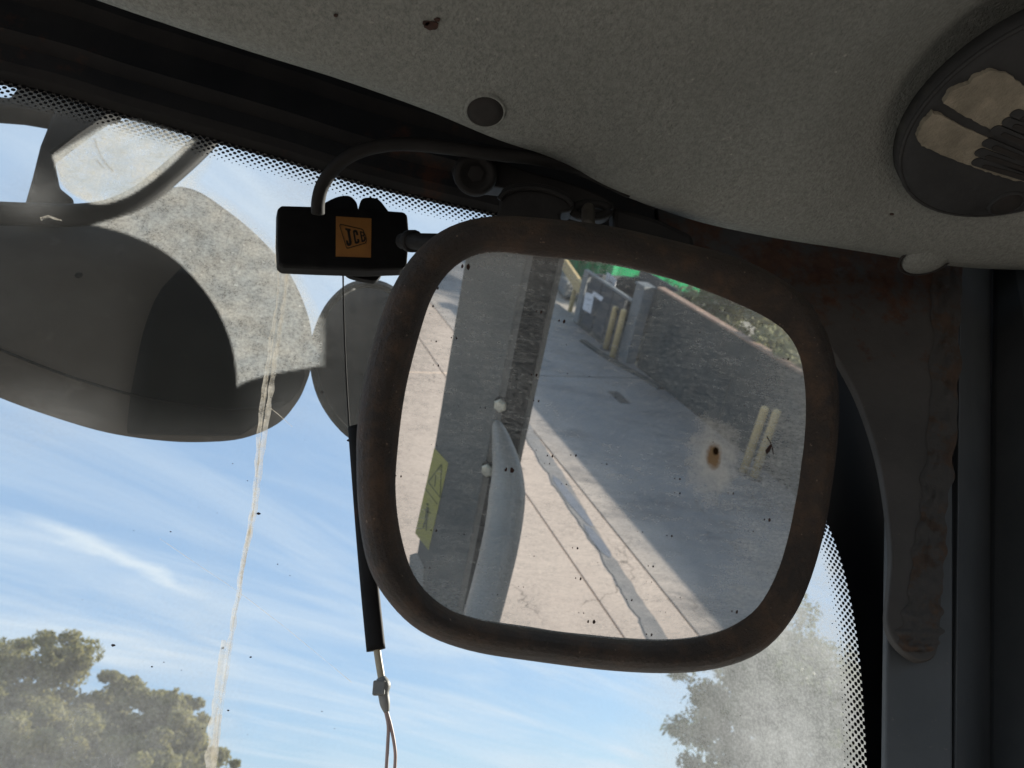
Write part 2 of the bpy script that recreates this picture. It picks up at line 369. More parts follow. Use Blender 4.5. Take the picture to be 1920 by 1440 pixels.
# wet strip between two joints, with standing water
def ragged(cx, ys, w, z, amp, step=.04, seed=0):
    L = []; Rr = []; n = int(abs(ys[1] - ys[0]) / step)
    for k in range(n + 1):
        y = ys[0] + (ys[1] - ys[0]) * k / n; c = cx(y); ww = w(y)
        L.append(Vector((c - ww / 2 + amp * (noise.noise(Vector((y * 5, seed, 1))) + .5 * noise.noise(Vector((y * 19, seed, 1)))), y, z))); Rr.append(Vector((c + ww / 2 + amp * (noise.noise(Vector((y * 5, seed, 7))) + .5 * noise.noise(Vector((y * 19, seed, 7)))), y, z)))
    return L, Rr
def ribbon(name, L, Rr, mat, parent=None, th=.003):
    n = len(L); V = L + Rr + [p - ZUP * th for p in L] + [p - ZUP * th for p in Rr]; F = []
    for k in range(n - 1):
        F += [[k, k + 1, n + k + 1, n + k], [k, 2 * n + k, 2 * n + k + 1, k + 1], [n + k, n + k + 1, 3 * n + k + 1, 3 * n + k]]
    return mesh(name, V, F, mat, parent)
M_WET = simple('damp_concrete', (.20, .19, .18), (.26, .24, .22), 8, .45, bump=.2, bscale=60, c3=(.15, .12, .10), scale3=5)
M_WATER = simple('standing_water', (.15, .155, .17), (.19, .19, .20), 4, .06, spec=1.0)
pc = lambda y: 2.87 + (y + 2.5) * -.085
wet = ribbon('damp_strip', *ragged(pc, (-1.5, -6.2), lambda y: .135 + .03 * math.sin(y * 2.3), .0075, .03, seed=3), M_WET); wet['kind'] = 'structure'
def blob_path(c, rx, ry, seed, z, n=36):
    return [Vector((c[0] + rx * math.cos(a) * (1 + .3 * noise.noise(Vector((math.cos(a) * 1.5, math.sin(a) * 1.5, seed)))), c[1] + ry * math.sin(a) * (1 + .25 * noise.noise(Vector((math.cos(a) * 2, math.sin(a) * 2, seed + 5)))), z)) for a in [2 * math.pi * k / n for k in range(n)]]
for k, (py, ry, rx, lab) in enumerate(((-4.25, .42, .05, 'longer standing puddle in the damp strip, farther from the cab'), (-3.62, .22, .048, 'short puddle in the damp strip, nearer of the two'))):
    o = prism('puddle', blob_path((pc(py), py), rx, ry, k * 3.1, .0105), Vector((0, 0, -.002)), M_WATER); o['kind'] = 'structure'; o['label'] = lab
gx = m_gnd(1160, 745)
M_CAST = simple('cast_iron', (.06, .06, .058), (.09, .085, .08), 30, .7, bump=.5, bscale=60, bdist=.004)
dc = thing('drain_cover', 'small dark iron drain cover set in the shaded lane by the wall', 'drain', (gx.x, gx.y, .006))
box('frame', gx + Vector((0, 0, .003)), (.15, .34, .008), M_CAST, dc)
for k in range(6): box('bar', gx + Vector((0, -.125 + .05 * k, .010)), (.11, .022, .008), M_CAST, dc)

# ------------------------------------------------------------------ boundary wall, post, enclosure
def wall_mat():
    s = NT('weathered_wall_concrete')
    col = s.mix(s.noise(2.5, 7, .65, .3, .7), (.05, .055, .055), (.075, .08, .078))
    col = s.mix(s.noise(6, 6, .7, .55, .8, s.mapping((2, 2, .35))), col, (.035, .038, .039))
    return s.done(s.pbr(col, .88, 0, s.bump(s.noise(40, 6, .65), .4, .006), .2))
M_WALL = wall_mat()
M_COPE = simple('reddish_coping', (.26, .17, .13), (.33, .24, .18), 8, .85, bump=.3, bscale=40, bdist=.004)
WX = 5.6; WT = 1.15
bw = thing('boundary_wall', 'long dark grey concrete wall with reddish coping along the shaded lane', 'wall', (5.7, -3, 0))
ys = [-7.5 + 1.9 * k for k in range(6)]
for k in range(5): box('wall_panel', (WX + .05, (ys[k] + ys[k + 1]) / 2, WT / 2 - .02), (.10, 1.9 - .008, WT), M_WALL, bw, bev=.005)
for k in range(10): box('coping_stone', (WX + .05, ys[0] + .475 + .95 * k, WT - .005), (.125, .94, .03), M_COPE, bw, bev=.008)
M_POST = simple('pale_grey_post', (.13, .145, .155), (.16, .175, .185), 6, .8, bump=.2, bscale=60)
gp = thing('gate_post', 'pale grey square post at the end of the boundary wall beside two bollards', 'post', (5.5, -7.66, 0))
box('shaft', (5.52, -7.66, .54), (.17, .22, 1.12), M_POST, gp, bev=.01); box('cap', (5.52, -7.66, 1.115), (.2, .25, .03), M_POST, gp, bev=.006)
M_ENC = simple('charcoal_sheet', (.040, .046, .054), (.058, .064, .072), 5, .6, bump=.15, bscale=30)
M_ENC2 = simple('mid_grey_sheet', (.15, .16, .165), (.19, .2, .2), 5, .65)
en = thing('charcoal_enclosure', 'low charcoal panelled enclosure with white notices behind the left bollards', 'enclosure', (5.9, -8.5, 0))
box('base_plinth', (5.93, -8.5, .04), (1.0, 1.45, .08), M_WALL, en)
for k in range(3): box('front_panel', (5.45, -8.07 - .36 * k - .03, .45), (.04, .345, .74), M_ENC, en, bev=.004)
box('end_panel', (5.46, -9.17, .44), (.08, .16, .84), M_ENC2, en, bev=.004)
box('side_panel', (5.98, -9.22, .44), (.92, .04, .74), M_ENC, en, bev=.004)
box('back_panel', (6.4, -8.5, .5), (.04, 1.4, .94), M_ENC, en, bev=.004)
box('top_rail', (5.46, -8.5, .845), (.06, 1.46, .035), M_ENC2, en, bev=.004)
M_WHITE = simple('white_notice', (.66, .67, .70), (.60, .61, .64), 20, .6)
M_PRINT = simple('grey_print', (.30, .31, .33), None, rough=.7)
def notice(name, px, x0, lab, lines):
    P = [m_hit(u, v, Vector((x0, 0, 0)), Vector((1, 0, 0))) for u, v in px]
    t = thing(name, lab, 'notice', sum(P, Vector()) / 4)
    prism('board', P, Vector((.008, 0, 0)), M_WHITE, t)
    a, b, c, d = P
    for f0, f1, s0, s1 in lines:
        g = lambda s, f: (a.lerp(b, s)).lerp(d.lerp(c, s), f) + Vector((-.003, 0, 0))
        prism('print_line', [g(s0, f0), g(s1, f0), g(s1, f1), g(s0, f1)], Vector((.002, 0, 0)), M_PRINT, t)
    return t
notice('notice_board', [(1098, 548), (1114, 552), (1107, 588), (1092, 579)], 5.425, 'small white notice on the front of the charcoal enclosure', [(.3, .36, .2, .8), (.6, .64, .3, .7)])
notice('notice_board', [(1113, 546), (1131, 558), (1127, 565), (1110, 552)], 5.424, 'narrow pale strip sign along the top of the charcoal enclosure', [])
sg = notice('notice_board', [(1138, 510), (1156, 524), (1149, 553), (1131, 548)], 5.75, 'white printed sign board on a stake above the charcoal enclosure', [(.28, .38, .25, .8), (.62, .72, .25, .8)])
p0 = m_hit(1141, 553, Vector((5.77, 0, 0)), Vector((1, 0, 0)))
tube('stake', [Vector((p0.x, p0.y, .0)), Vector((p0.x, p0.y, p0.z + .15))], .014, M_POST, sg)
# bollards
def bollard_mat():
    s = NT('worn_yellow_paint')
    col = s.mix(s.noise(7, 6, .65, .3, .7), (.46, .345, .17), (.53, .41, .22))
    col = s.mix(s.noise(22, 7, .7, .62, .74), col, (.16, .12, .08))
    return s.done(s.pbr(col, .7, 0, s.bump(s.noise(50, 5, .6), .3, .004), .3))
M_YEL = bollard_mat()
def bollard(base, hh, lab, grp):
    t = thing('bollard', lab, 'bollard', (base.x, base.y, 0), grp)
    lathe('post', Vector((base.x, base.y, 0)), ZUP, [(.001, .0), (.043, .0), (.043, hh - .03), (.037, hh - .008), (.02, hh), (.001, hh)], M_YEL, t, 16)
    lathe('base_plate', Vector((base.x, base.y, 0)), ZUP, [(.001, .003), (.085, .003), (.085, .015), (.001, .015)], M_CAST, t, 16)
    return t
bo = [bollard(m_gnd(1135, 655), .66, 'yellow bollard in front of the charcoal enclosure, farther one of its pair', 'yellow bollards'),
      bollard(m_gnd(1147, 673), .74, 'yellow bollard beside the pale gate post, nearer one of its pair', 'yellow bollards'),
      bollard(m_gnd(1393, 886), .78, 'yellow bollard on the shaded lane by the wall, left of the near pair', 'yellow bollards'),
      bollard(m_gnd(1413, 896), .80, 'yellow bollard on the shaded lane by the wall, right of the near pair', 'yellow bollards')]
a, b = bo[0].location + Vector((0, 0, .64)), bo[1].location + Vector((0, 0, .71))
ch = tag(tube('sagging_chain', [a.lerp(b, k / 8) - ZUP * (.09 * math.sin(math.pi * k / 8) - .02) for k in range(9)], .009, M_BOLT, seg=8), 'grey chain slung between the tops of the two far bollards', 'chain')
# kerb strip round the post
kp = catmull([(5.15, -8.35), (5.2, -7.9), (5.3, -7.45), (5.42, -7.1), (5.5, -6.7)], k=5)
kl = [Vector((p.x - .045, p.y, .035)) for p in kp]; kr = [Vector((p.x + .045, p.y, .035)) for p in kp]
ko = ribbon('kerb', kl, kr, M_WALL, th=.05); ko['kind'] = 'structure'
# yellow barrier beam
a, b = m_gnd(1083, 532, .5), m_gnd(1046, 476, .5)
yb = thing('barrier_beam', 'yellow steel barrier beam beyond the charcoal enclosure', 'barrier', (a.x, a.y, 0))
dv = (b - a).normalized(); sd = dv.cross(ZUP).normalized()
box('beam', (a + b) / 2, ((b - a).length * 1.3, .07, .2), M_YEL, yb, .012, (dv, sd, ZUP))
for q in (.05, .95): box('leg', a.lerp(b, q) - ZUP * .3, (.08, .06, .42), M_YEL, yb, .008, (dv, sd, ZUP))
# low concrete block in front of it, green skip with debris behind
a = m_gnd(1072, 560); b = m_gnd(1036, 515)
cbk = thing('concrete_block_row', 'long low grey concrete barrier lying under the yellow beam', 'barrier', (a.x, a.y, 0))
dv = (b - a).normalized(); sd = dv.cross(ZUP).normalized()
for k in range(3): box('block', a.lerp(b, (k + .5) / 3) + ZUP * .14, ((b - a).length / 3 - .03, .3, .28), M_ENC2, cbk, .03, (dv, sd, ZUP))
M_GREEN = simple('emerald_paint', (.012, .26, .10), (.02, .34, .14), 6, .5, c3=(.09, .12, .08), lo3=.66, hi3=.8, scale3=9)
sk = thing('green_skip', 'emerald green ribbed metal skip filled with pale rubble beyond the enclosure', 'skip', (8.0, -11.2, 0))
sx0, sx1, sy0, sy1, sz = 6.6, 9.0, -14.0, -10.2, 1.0
prism('body', [Vector((sx0 + .15, sy1 - .35, .08)), Vector((sx0 + .15, sy0 + .35, .08)), Vector((sx0, sy0, sz)), Vector((sx0, sy1, sz))], Vector((sx1 - sx0 - .1, 0, 0)), M_GREEN, sk, bev=.02)
for k in range(9):
    y = sy1 - .15 - k * (sy1 - sy0 - .3) / 8; box('rib', (sx0 + .02, y, .5), (.1, .07, .8), M_GREEN, sk, .01)
box('top_rail', (sx0, (sy0 + sy1) / 2, sz + .03), (.12, sy1 - sy0, .1), M_GREEN, sk, .015)
M_RUB = [simple('rubble_pale', (.62, .60, .55), (.5, .48, .43), 6, .85), simple('rubble_green', (.04, .42, .2), (.03, .32, .15), 6, .5), simple('rubble_grey', (.28, .28, .27), (.36, .34, .31), 6, .9), simple('rubble_tan', (.5, .4, .26), (.42, .33, .22), 6, .9)]
random.seed(21)
for k in range(34):
    c = Vector((random.uniform(sx0 + .3, sx1 - .3), random.uniform(sy0 + .3, sy1 - .3), sz + random.uniform(.02, .35)))
    q = Matrix.Rotation(random.uniform(0, 6.3), 3, Vector((random.uniform(-1, 1), random.uniform(-1, 1), 1)).normalized())
    box('rubble_piece', c, (random.uniform(.12, .6), random.uniform(.08, .3), random.uniform(.05, .2)), random.choice(M_RUB), sk, .01, (q @ Vector((1, 0, 0)), q @ Vector((0, 1, 0)), q @ ZUP))

# ------------------------------------------------------------------ vegetation
def leaf_mat(name, a, b, c):
    s = NT(name)
    col = s.mix(s.noise(1.3, 5, .6, .3, .7), a, b); col = s.mix(s.noise(4.5, 4, .6, .52, .75), col, c)
    d = s.mixs(.5, s.pbr(col, .6, spec=.3), s.shader('ShaderNodeBsdfTranslucent', col))
    return s.done(d)
M_LEAF = leaf_mat('olive_leaves', (.19, .185, .075), (.26, .24, .105), (.36, .31, .14))
M_LEAF2 = leaf_mat('grey_green_leaves', (.085, .11, .05), (.125, .15, .07), (.165, .18, .09))
M_LEAF3 = leaf_mat('pale_shrub_leaves', (.16, .18, .08), (.36, .36, .22), (.62, .60, .48))
M_BARK = simple('bark', (.07, .055, .04), (.12, .10, .075), 9, .9, bump=.6, bscale=30, bdist=.02)
def leaves(clumps, per, size, seed):
    rnd = random.Random(seed); V = []; F = []
    for (c, r) in clumps:
        for _ in range(int(per)):
            d = Vector((rnd.gauss(0, 1), rnd.gauss(0, 1), rnd.gauss(0, 1))).normalized() * r * (rnd.random() ** .45)
            d.z *= .8; p = c + d; s = size * rnd.uniform(.6, 1.3)
            n = (d.normalized() * .5 + Vector((rnd.uniform(-1, 1), rnd.uniform(-1, 1), rnd.uniform(-.4, 1)))).normalized()
            a = n.orthogonal().normalized(); a = Matrix.Rotation(rnd.uniform(0, 6.28), 3, n) @ a; b = n.cross(a)
            i = len(V); V += [p - a * s, p + b * s * .45, p + a * s, p - b * s * .45 + n * s * .2]; F.append([i, i + 1, i + 2, i + 3])
    return V, F
def tree(base, hgt, rad, lab, seed, mat, per=260, size=.085, grp=None, ncl=130, trunk=.17, name='broadleaf_tree'):
    rnd = random.Random(seed); t = thing(name, lab, 'tree', base, grp); base = Vector(base)
    pts = [base + Vector((rnd.uniform(-.1, .1) * k, rnd.uniform(-.1, .1) * k, hgt * .62 * k / 5)) for k in range(6)]
    V = []; tr = tube('trunk', pts, [trunk * (1 - .13 * k) for k in range(6)], M_BARK, t, 10)
    lobes = []
    for k in range(9):
        a = rnd.uniform(0, 6.28); z = rnd.uniform(.42, .93); rr = rad * rnd.uniform(.25, .75) * (1.15 - abs(z - .6))
        c = base + Vector((math.cos(a) * rr, math.sin(a) * rr, hgt * z)); lobes.append((c, rad * rnd.uniform(.28, .46)))
        st = pts[min(5, 2 + k % 4)]
        tube('limb', [st, st.lerp(c, .5) + Vector((0, 0, .15)), c], [trunk * .45, trunk * .28, .02], M_BARK, t, 7)
    lobes.append((base + Vector((0, 0, hgt * .9)), rad * .4)); lobes.append((base + Vector((0, 0, hgt * .62)), rad * .5))
    cl = []
    for _ in range(ncl):
        c, r = rnd.choice(lobes); d = Vector((rnd.gauss(0, 1), rnd.gauss(0, 1), rnd.gauss(0, 1))).normalized() * r * rnd.uniform(.55, 1.12)
        cl.append((c + d, rad * rnd.uniform(.09, .2)))
    Vv, F = leaves(cl, per, size, seed + 1)
    mesh('crown', Vv, F, mat, t, fix=False)
    return t
def elev(u, v, dist):
    r = ray(u, v); hl = math.hypot(r.x, r.y); return EYE + r * (dist / hl)
def ftree(u, v, dist, rad, lab, seed, mat, **kw):
    p = elev(u, v + 30, dist); return tree((p.x, p.y, 0), p.z * 1.02, rad, lab, seed, mat, **kw)
ftree(5, 1195, 30, 2.9, 'olive tree at the far left edge of the windscreen view, tallest of its row', 11, M_LEAF, grp='trees beyond the yard')
ftree(190, 1238, 31, 2.0, 'olive tree with a narrow top, second from the left edge', 12, M_LEAF, grp='trees beyond the yard')
ftree(325, 1262, 30, 1.9, 'olive tree beside the pale drip streak, third from the left', 13, M_LEAF, grp='trees beyond the yard')
ftree(255, 1385, 26, 1.6, 'darker green tree low in front of the olive row', 14, M_LEAF2, grp='trees beyond the yard')
ftree(90, 1340, 27, 2.2, 'bushy olive tree low in the left corner in front of the row', 15, M_LEAF, grp='trees beyond the yard')
ftree(330, 1345, 26, 1.9, 'olive tree low beside the pale drip streak in front of the row', 18, M_LEAF, grp='trees beyond the yard')
ftree(170, 1330, 28, 2.0, 'olive tree low between the narrow topped tree and the corner', 19, M_LEAF, grp='trees beyond the yard')
ftree(420, 1390, 27, 1.5, 'low olive tree just right of the pale drip streak foot', 20, M_LEAF, grp='trees beyond the yard')
ftree(40, 1275, 29, 2.6, 'olive tree at the left edge just below the tallest tree', 21, M_LEAF, grp='trees beyond the yard')
ftree(250, 1300, 29, 2.3, 'olive tree behind the low row filling the gap beside the drip streak', 22, M_LEAF, grp='trees beyond the yard')
ftree(1425, 1110, 27, 4.1, 'large grey green tree seen through the dustiest glass beside the right pillar', 16, M_LEAF2, grp='trees beyond the yard', ncl=240, per=230)
ftree(1590, 1250, 30, 2.4, 'grey green tree behind the pillar edge at the right of the large tree', 17, M_LEAF2, grp='trees beyond the yard')
# shrubs behind the wall (mirror)
def shrub(x, y, hgt, rad, lab, seed, mat=None):
    rnd = random.Random(seed); t = thing('shrub', lab, 'shrub', (x, y, 0), 'shrubs behind the wall'); b = Vector((x, y, 0))
    for k in range(4):
        a = rnd.uniform(0, 6.28); tube('stem', [b, b + Vector((math.cos(a) * rad * .3, math.sin(a) * rad * .3, hgt * .5)), b + Vector((math.cos(a) * rad * .5, math.sin(a) * rad * .5, hgt * .85))], [.03, .02, .008], M_BARK, t, 7)
    cl = [(b + Vector((rnd.gauss(0, .38) * rad, rnd.gauss(0, .38) * rad, hgt * rnd.uniform(.25, .95))), rad * rnd.uniform(.16, .34)) for _ in range(34)]
    V, F = leaves(cl, 130, .05, seed + 3); mesh('foliage', V, F, mat or M_LEAF3, t, fix=False)
shrub(6.4, -3.8, 1.5, .8, 'pale leafy shrub behind the wall, nearest to the right mirror edge', 31)
shrub(6.6, -5.0, 1.5, .9, 'pale leafy shrub behind the middle of the wall', 32)
shrub(7.5, -6.3, 1.5, 1.0, 'larger olive shrub behind the wall', 33, M_LEAF)
shrub(7.0, -7.6, 1.35, .8, 'pale leafy shrub behind the gate post end of the wall', 34)
shrub(8.8, -8.4, 1.5, 1.1, 'olive shrub farthest behind the wall', 35, M_LEAF)
M_PALEROCK = simple('pale_rock', (.62, .60, .54), (.5, .47, .40), 5, .9, bump=.6, bscale=14, bdist=.02)
for k, (x, y, s, lab) in enumerate(((7.4, -5.2, .35, 'pale boulder among the shrubs behind the middle of the wall'), (7.2, -4.2, .28, 'pale boulder among the shrubs near the right mirror edge'), (8.3, -7.2, .4, 'large pale boulder behind the larger olive shrub'))):
    V = []; bm = bmesh.new(); bmesh.ops.create_icosphere(bm, subdivisions=3, radius=s)
    for v in bm.verts: v.co = v.co * (1 + .35 * noise.noise(v.co * 4 + Vector((k * 9, 0, 0)))) + Vector((0, 0, .55)) ; v.co.x += x; v.co.y += y
    me = bpy.data.meshes.new('boulder'); bm.to_mesh(me); bm.free(); tag(link('boulder', me, M_PALEROCK, None, True), lab, 'boulder', 'boulders behind the wall')
tree((7.4, -6.9, 0), 3.9, 1.1, 'slim olive tree added behind the end of the boundary wall to cast shade', 41, M_LEAF, per=80, size=.09, ncl=40, trunk=.07, grp=None)  # added for the shadow its crown throws on the yard

# ------------------------------------------------------------------ rear post of the cab (seen in the mirror)
def post_mat():
    s = NT('dusty_grey_post_paint')
    col = s.mix(s.noise(7, 6, .6, .3, .7), (.15, .155, .148), (.20, .202, .19))
    col = s.mix(s.noise(180, 4, .65, .5, .75, s.mapping((1, 1, 2.5))), col, (.25, .25, .23))
    return s.done(s.pbr(col, .7, 0, s.bump(s.noise(150, 5, .6), .2, .001), .35))
M_RPOST = post_mat(); M_RPOST2 = simple('post_shade_tone', (.010, .011, .012), (.018, .019, .020), 12, .8, bump=.2, bscale=150, c3=(.035, .035, .034), scale3=20, spec=.2)
L3, C3, R3 = m_at(821, 795, 1.64), m_at(926, 795, 1.56), m_at(983, 795, 1.70)
flat = lambda p, z: Vector((p.x, p.y, z))
back = (flat(L3, 0) + flat(R3, 0)) / 2 + (flat(L3, 0) - flat(MC, 0)).normalized() * .10
rp = thing('cab_rear_post', 'dusty grey steel post with two bolts and a yellow sticker, seen in the mirror', 'post', flat(back, 1.2))
Z0, Z1 = 1.55, 3.62
# left face panel, right face panel, back
def slab(name, a, b, z0, z1, th, mat, bev=.004):
    n = (flat(b, 0) - flat(a, 0)).normalized().cross(ZUP)
    if n.dot(flat(MC, 0) - flat(a, 0)) > 0: n = -n
    return prism(name, [flat(a, z0), flat(b, z0), flat(b, z1), flat(a, z1)], n * th, mat, rp, bev=bev)
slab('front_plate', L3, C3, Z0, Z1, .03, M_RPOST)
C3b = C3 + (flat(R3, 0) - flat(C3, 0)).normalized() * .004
slab('side_plate', C3b, R3, Z0, Z1, .03, M_RPOST2)  # post grey darkened on this face as painted corner shading
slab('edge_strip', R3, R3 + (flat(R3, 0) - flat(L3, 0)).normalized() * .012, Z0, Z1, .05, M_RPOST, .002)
FN = (flat(C3, 0) - flat(L3, 0)).normalized().cross(ZUP)
if FN.dot(MC - L3) < 0: FN = -FN
pp = catmull([m_at(930, 788, 1.56), m_at(941, 830, 1.55), m_at(951, 885, 1.54), m_at(949, 950, 1.53), m_at(938, 1020, 1.52), m_at(920, 1095, 1.52), m_at(900, 1170, 1.51), m_at(880, 1250, 1.51)], k=5)
n = len(pp); rr = [.004 + .034 * min(1, (k / (n - 1)) * 2.6) ** .7 for k in range(n)]
M_MOULD = simple('smooth_grey_moulding', (.30, .30, .285), (.38, .375, .35), 10, .4, bump=.1, bscale=120)
tube('rounded_moulding', pp, rr, M_MOULD, rp, 18)
M_BRASS = simple('zinc_bolt', (.72, .70, .58), (.58, .55, .44), 60, .4, .3)
for (u, v) in ((941, 759), (917, 880)):
    p = m_hit(u, v, L3, FN) + FN * .002
    lathe('bolt', p, FN, [(.001, 0), (.0145, 0), (.0145, .008), (.011, .011), (.001, .012)], M_BRASS, rp, 6, smooth=False)
    lathe('washer', p - FN * .001, FN, [(.001, -.001), (.018, -.001), (.018, .0025), (.001, .0025)], M_RPOST2, rp, 18)
M_STICK = simple('faded_yellow_sticker', (.52, .48, .14), (.46, .43, .16), 30, .6, c3=(.32, .31, .16), scale3=25)
M_OLIVE = simple('olive_ink', (.14, .15, .08), None, rough=.7)
mf = lambda u, v, o=.0015: m_hit(u, v, L3, FN) + FN * o
prism('warning_sticker', [mf(815, 840), mf(841, 868), mf(804, 1031), mf(779, 999)], -FN * .001, M_STICK, rp)
def mbar(name, a, b, w, mat=M_OLIVE, o=.0022):
    A, B = mf(*a, o), mf(*b, o); s = (B - A).normalized().cross(FN) * w
    return prism(name, [A - s, B - s, B + s, A + s], -FN * .0005, mat, rp)
for a, b in (((829, 870), (804, 903)), ((804, 903), (826, 932)), ((826, 932), (829, 870)), ((818, 890), (816, 912))): mbar('sticker_triangle', a, b, .0011)
mbar('sticker_rule', (798, 915), (821, 945), .0008)
for a, b, w in (((803, 950), (800, 972), .004), ((797, 955), (809, 962), .0015), ((800, 972), (794, 990), .0018), ((801, 972), (800, 994), .0018), ((803, 943), (802, 947), .003)): mbar('sticker_figure', a, b, w)
prism('pale_label', [mf(769, 1040), mf(782, 1036), mf(795, 1062), mf(794, 1106), mf(766, 1100)], -FN * .001, simple('pale_label', (.40, .40, .38), (.34, .34, .32), 20, .6), rp)

# ------------------------------------------------------------------ cab: windscreen plane
AL = R_(21.3); WN = Vector((-math.sin(AL), math.cos(AL), 0)); WA = Vector((math.cos(AL), math.sin(AL), 0)); WP = EYE + WN * .52
def wpt(u, v, off=0.0): return hit(u, v, WP - WN * off, WN)
def wco(p): return ((p - WP).dot(WA), (p - WP).z)
def wpos(a, b, off=0.0): return WP + WA * a + ZUP * b - WN * off
ws = thing('windscreen', 'dusty cab windscreen with black dotted border and brown drip streaks', 'windscreen', tuple(wpos(0, -.4)))
def build_glass():
    a0, _ = wco(wpt(-420, 700)); a1, _ = wco(wpt(1800, 700)); b0, b1 = -.18, .60
    nx, ny = 190, 100; V = []; F = []; col = []; uv = []
    def dust(a, b):  # dust amount, with shade and glare on the glass painted in
        p = wpos(a, b) - EYE; w = p.dot(FWD); u = 960 + FPX * p.dot(RIGHT) / w; v = 720 - FPX * p.dot(UP) / w
        d = .11 - .075 * max(0, min(1, (600 - u) / 90)) * max(0, min(1, (v - 200) / 60)) * max(0, min(1, (860 - v) / 80))  # dust thinned here to paint the shaded part of the glass
        d += 1.15 * max(0, min(1, (u - 1150) / 300)) * max(0, min(1, (v - 850) / 300))
        d += .12 * math.exp(-((u - 560) / 160) ** 2 - ((v - 420) / 190) ** 2)
        d += .40 * max(0, min(1, (v - 1080) / 250)) * max(0, min(1, (480 - u) / 150))
        d += .10 * math.exp(-((u - 400) / 45) ** 2) * max(0, min(1, (v - 900) / 300))
        d += .12 * math.exp(-((u - 470) / 160) ** 2 - ((v - 330) / 90) ** 2)
        d += .30 * math.exp(-((u - 60) / 130) ** 2 - ((v - 790 + .0) / 55) ** 2)
        d += .16 * math.exp(-((u - 540) / 60) ** 2 - ((v - 775) / 45) ** 2)
        d += .34 * math.exp(-((u - 55) / 60) ** 2 - ((v - 365) / 45) ** 2)
        d += .32 * math.exp(-((u - 560) / 60) ** 2 - ((v - 410) / 110) ** 2)  # dust raised to paint the glare beside the black box
        d *= 1 - .93 * max(0, min(1, (470 - u) / 40)) * max(0, min(1, (u - 215) / 60)) * max(0, min(1, (v - 470) / 50)) * max(0, min(1, (800 - v) / 50))  # dust nearly removed, painting the deepest shade on the glass
        return d
    for j in range(ny + 1):
        for i in range(nx + 1):
            a = a0 + (a1 - a0) * i / nx; b = b0 + (b1 - b0) * j / ny; V.append(wpos(a, b)); col.append(dust(a, b)); uv.append((a, b))
    n = len(V); V += [v + WN * .006 for v in V]; uv += uv; col += col
    for j in range(ny):
        for i in range(nx):
            k = j * (nx + 1) + i; F.append([k, k + 1, k + nx + 2, k + nx + 1])
    nf = len(F)
    F += [[x + n for x in f[::-1]] for f in F]
    o = mesh('glass_pane', V, F, [M_GLASS, M_GLASSOUT], ws, fix=False); me = o.data
    for i, p in enumerate(me.polygons): p.material_index = 0 if i < nf else 1
    ul = me.uv_layers.new(name='UVMap'); cl = me.color_attributes.new('dust', 'FLOAT_COLOR', 'POINT')
    for l in me.loops: ul.data[l.index].uv = uv[l.vertex_index]
    for i, c in enumerate(col): cl.data[i].color = (c, c, c, 1)
build_glass()
EDGE = [(-420, 38), (-200, 98), (0, 152), (120, 181), (220, 212), (320, 240), (430, 270), (540, 301), (640, 332), (740, 358), (830, 379), (930, 402), (1060, 440), (1200, 508), (1330, 610), (1440, 760), (1510, 890), (1552, 985), (1577, 1055), (1595, 1130), (1608, 1210), (1617, 1310), (1624, 1440), (1628, 1560)]
edge2 = [wco(wpt(q.x, q.y)) for q in catmull(EDGE, k=10)]
def build_frit():
    P = [Vector((a, b)) for a, b in edge2]; acc = [0]
    for i in range(1, len(P)): acc.append(acc[-1] + (P[i] - P[i - 1]).length)
    def pos(s):
        for i in range(1, len(P)):
            if acc[i] >= s:
                t = (s - acc[i - 1]) / (acc[i] - acc[i - 1]); q = P[i - 1].lerp(P[i], t); d = (P[i] - P[i - 1]).normalized(); return q, d
        return P[-1], (P[-1] - P[-2]).normalized()
    pit = .0060; V = []; F = []; size = [.60, .56, .54, .50, .44, .36, .26, .17]
    for r, sz in enumerate(size):
        s = (r % 2) * pit / 2
        while s < acc[-1]:
            q, d = pos(s); nrm = Vector((d.y, -d.x)); c = q + nrm * (r * pit / 2 + .0003)
            w = sz * pit / 2; k0 = len(V); m = 8
            for k in range(m):
                an = math.pi / 4 * k + math.pi / 8; rr_ = w * (1.12 if r < 3 else 1.0)
                ca, sa = math.cos(an), math.sin(an)
                e = c + d * max(-w, min(w, ca * rr_ * 1.15)) + nrm * max(-w, min(w, sa * rr_ * 1.15)); V.append(wpos(e.x, e.y, .0006))
            F.append(list(range(k0, k0 + m))); s += pit
    stuff(mesh('dot_border', V, F, M_FRIT, ws, fix=False))
    # solid printed border outside the dots
    n = len(P); V = []; F = []
    for i in range(n):
        d = (P[min(i + 1, n - 1)] - P[max(i - 1, 0)]).normalized(); nrm = Vector((-d.y, d.x)); V += [wpos(P[i].x, P[i].y, .0007), wpos(*(P[i] + nrm * .22), .0007)]
    for i in range(n - 1): F.append([2 * i, 2 * i + 1, 2 * i + 3, 2 * i + 2])
    mesh('black_border', V, F, M_FRIT, ws, fix=False)
build_frit()
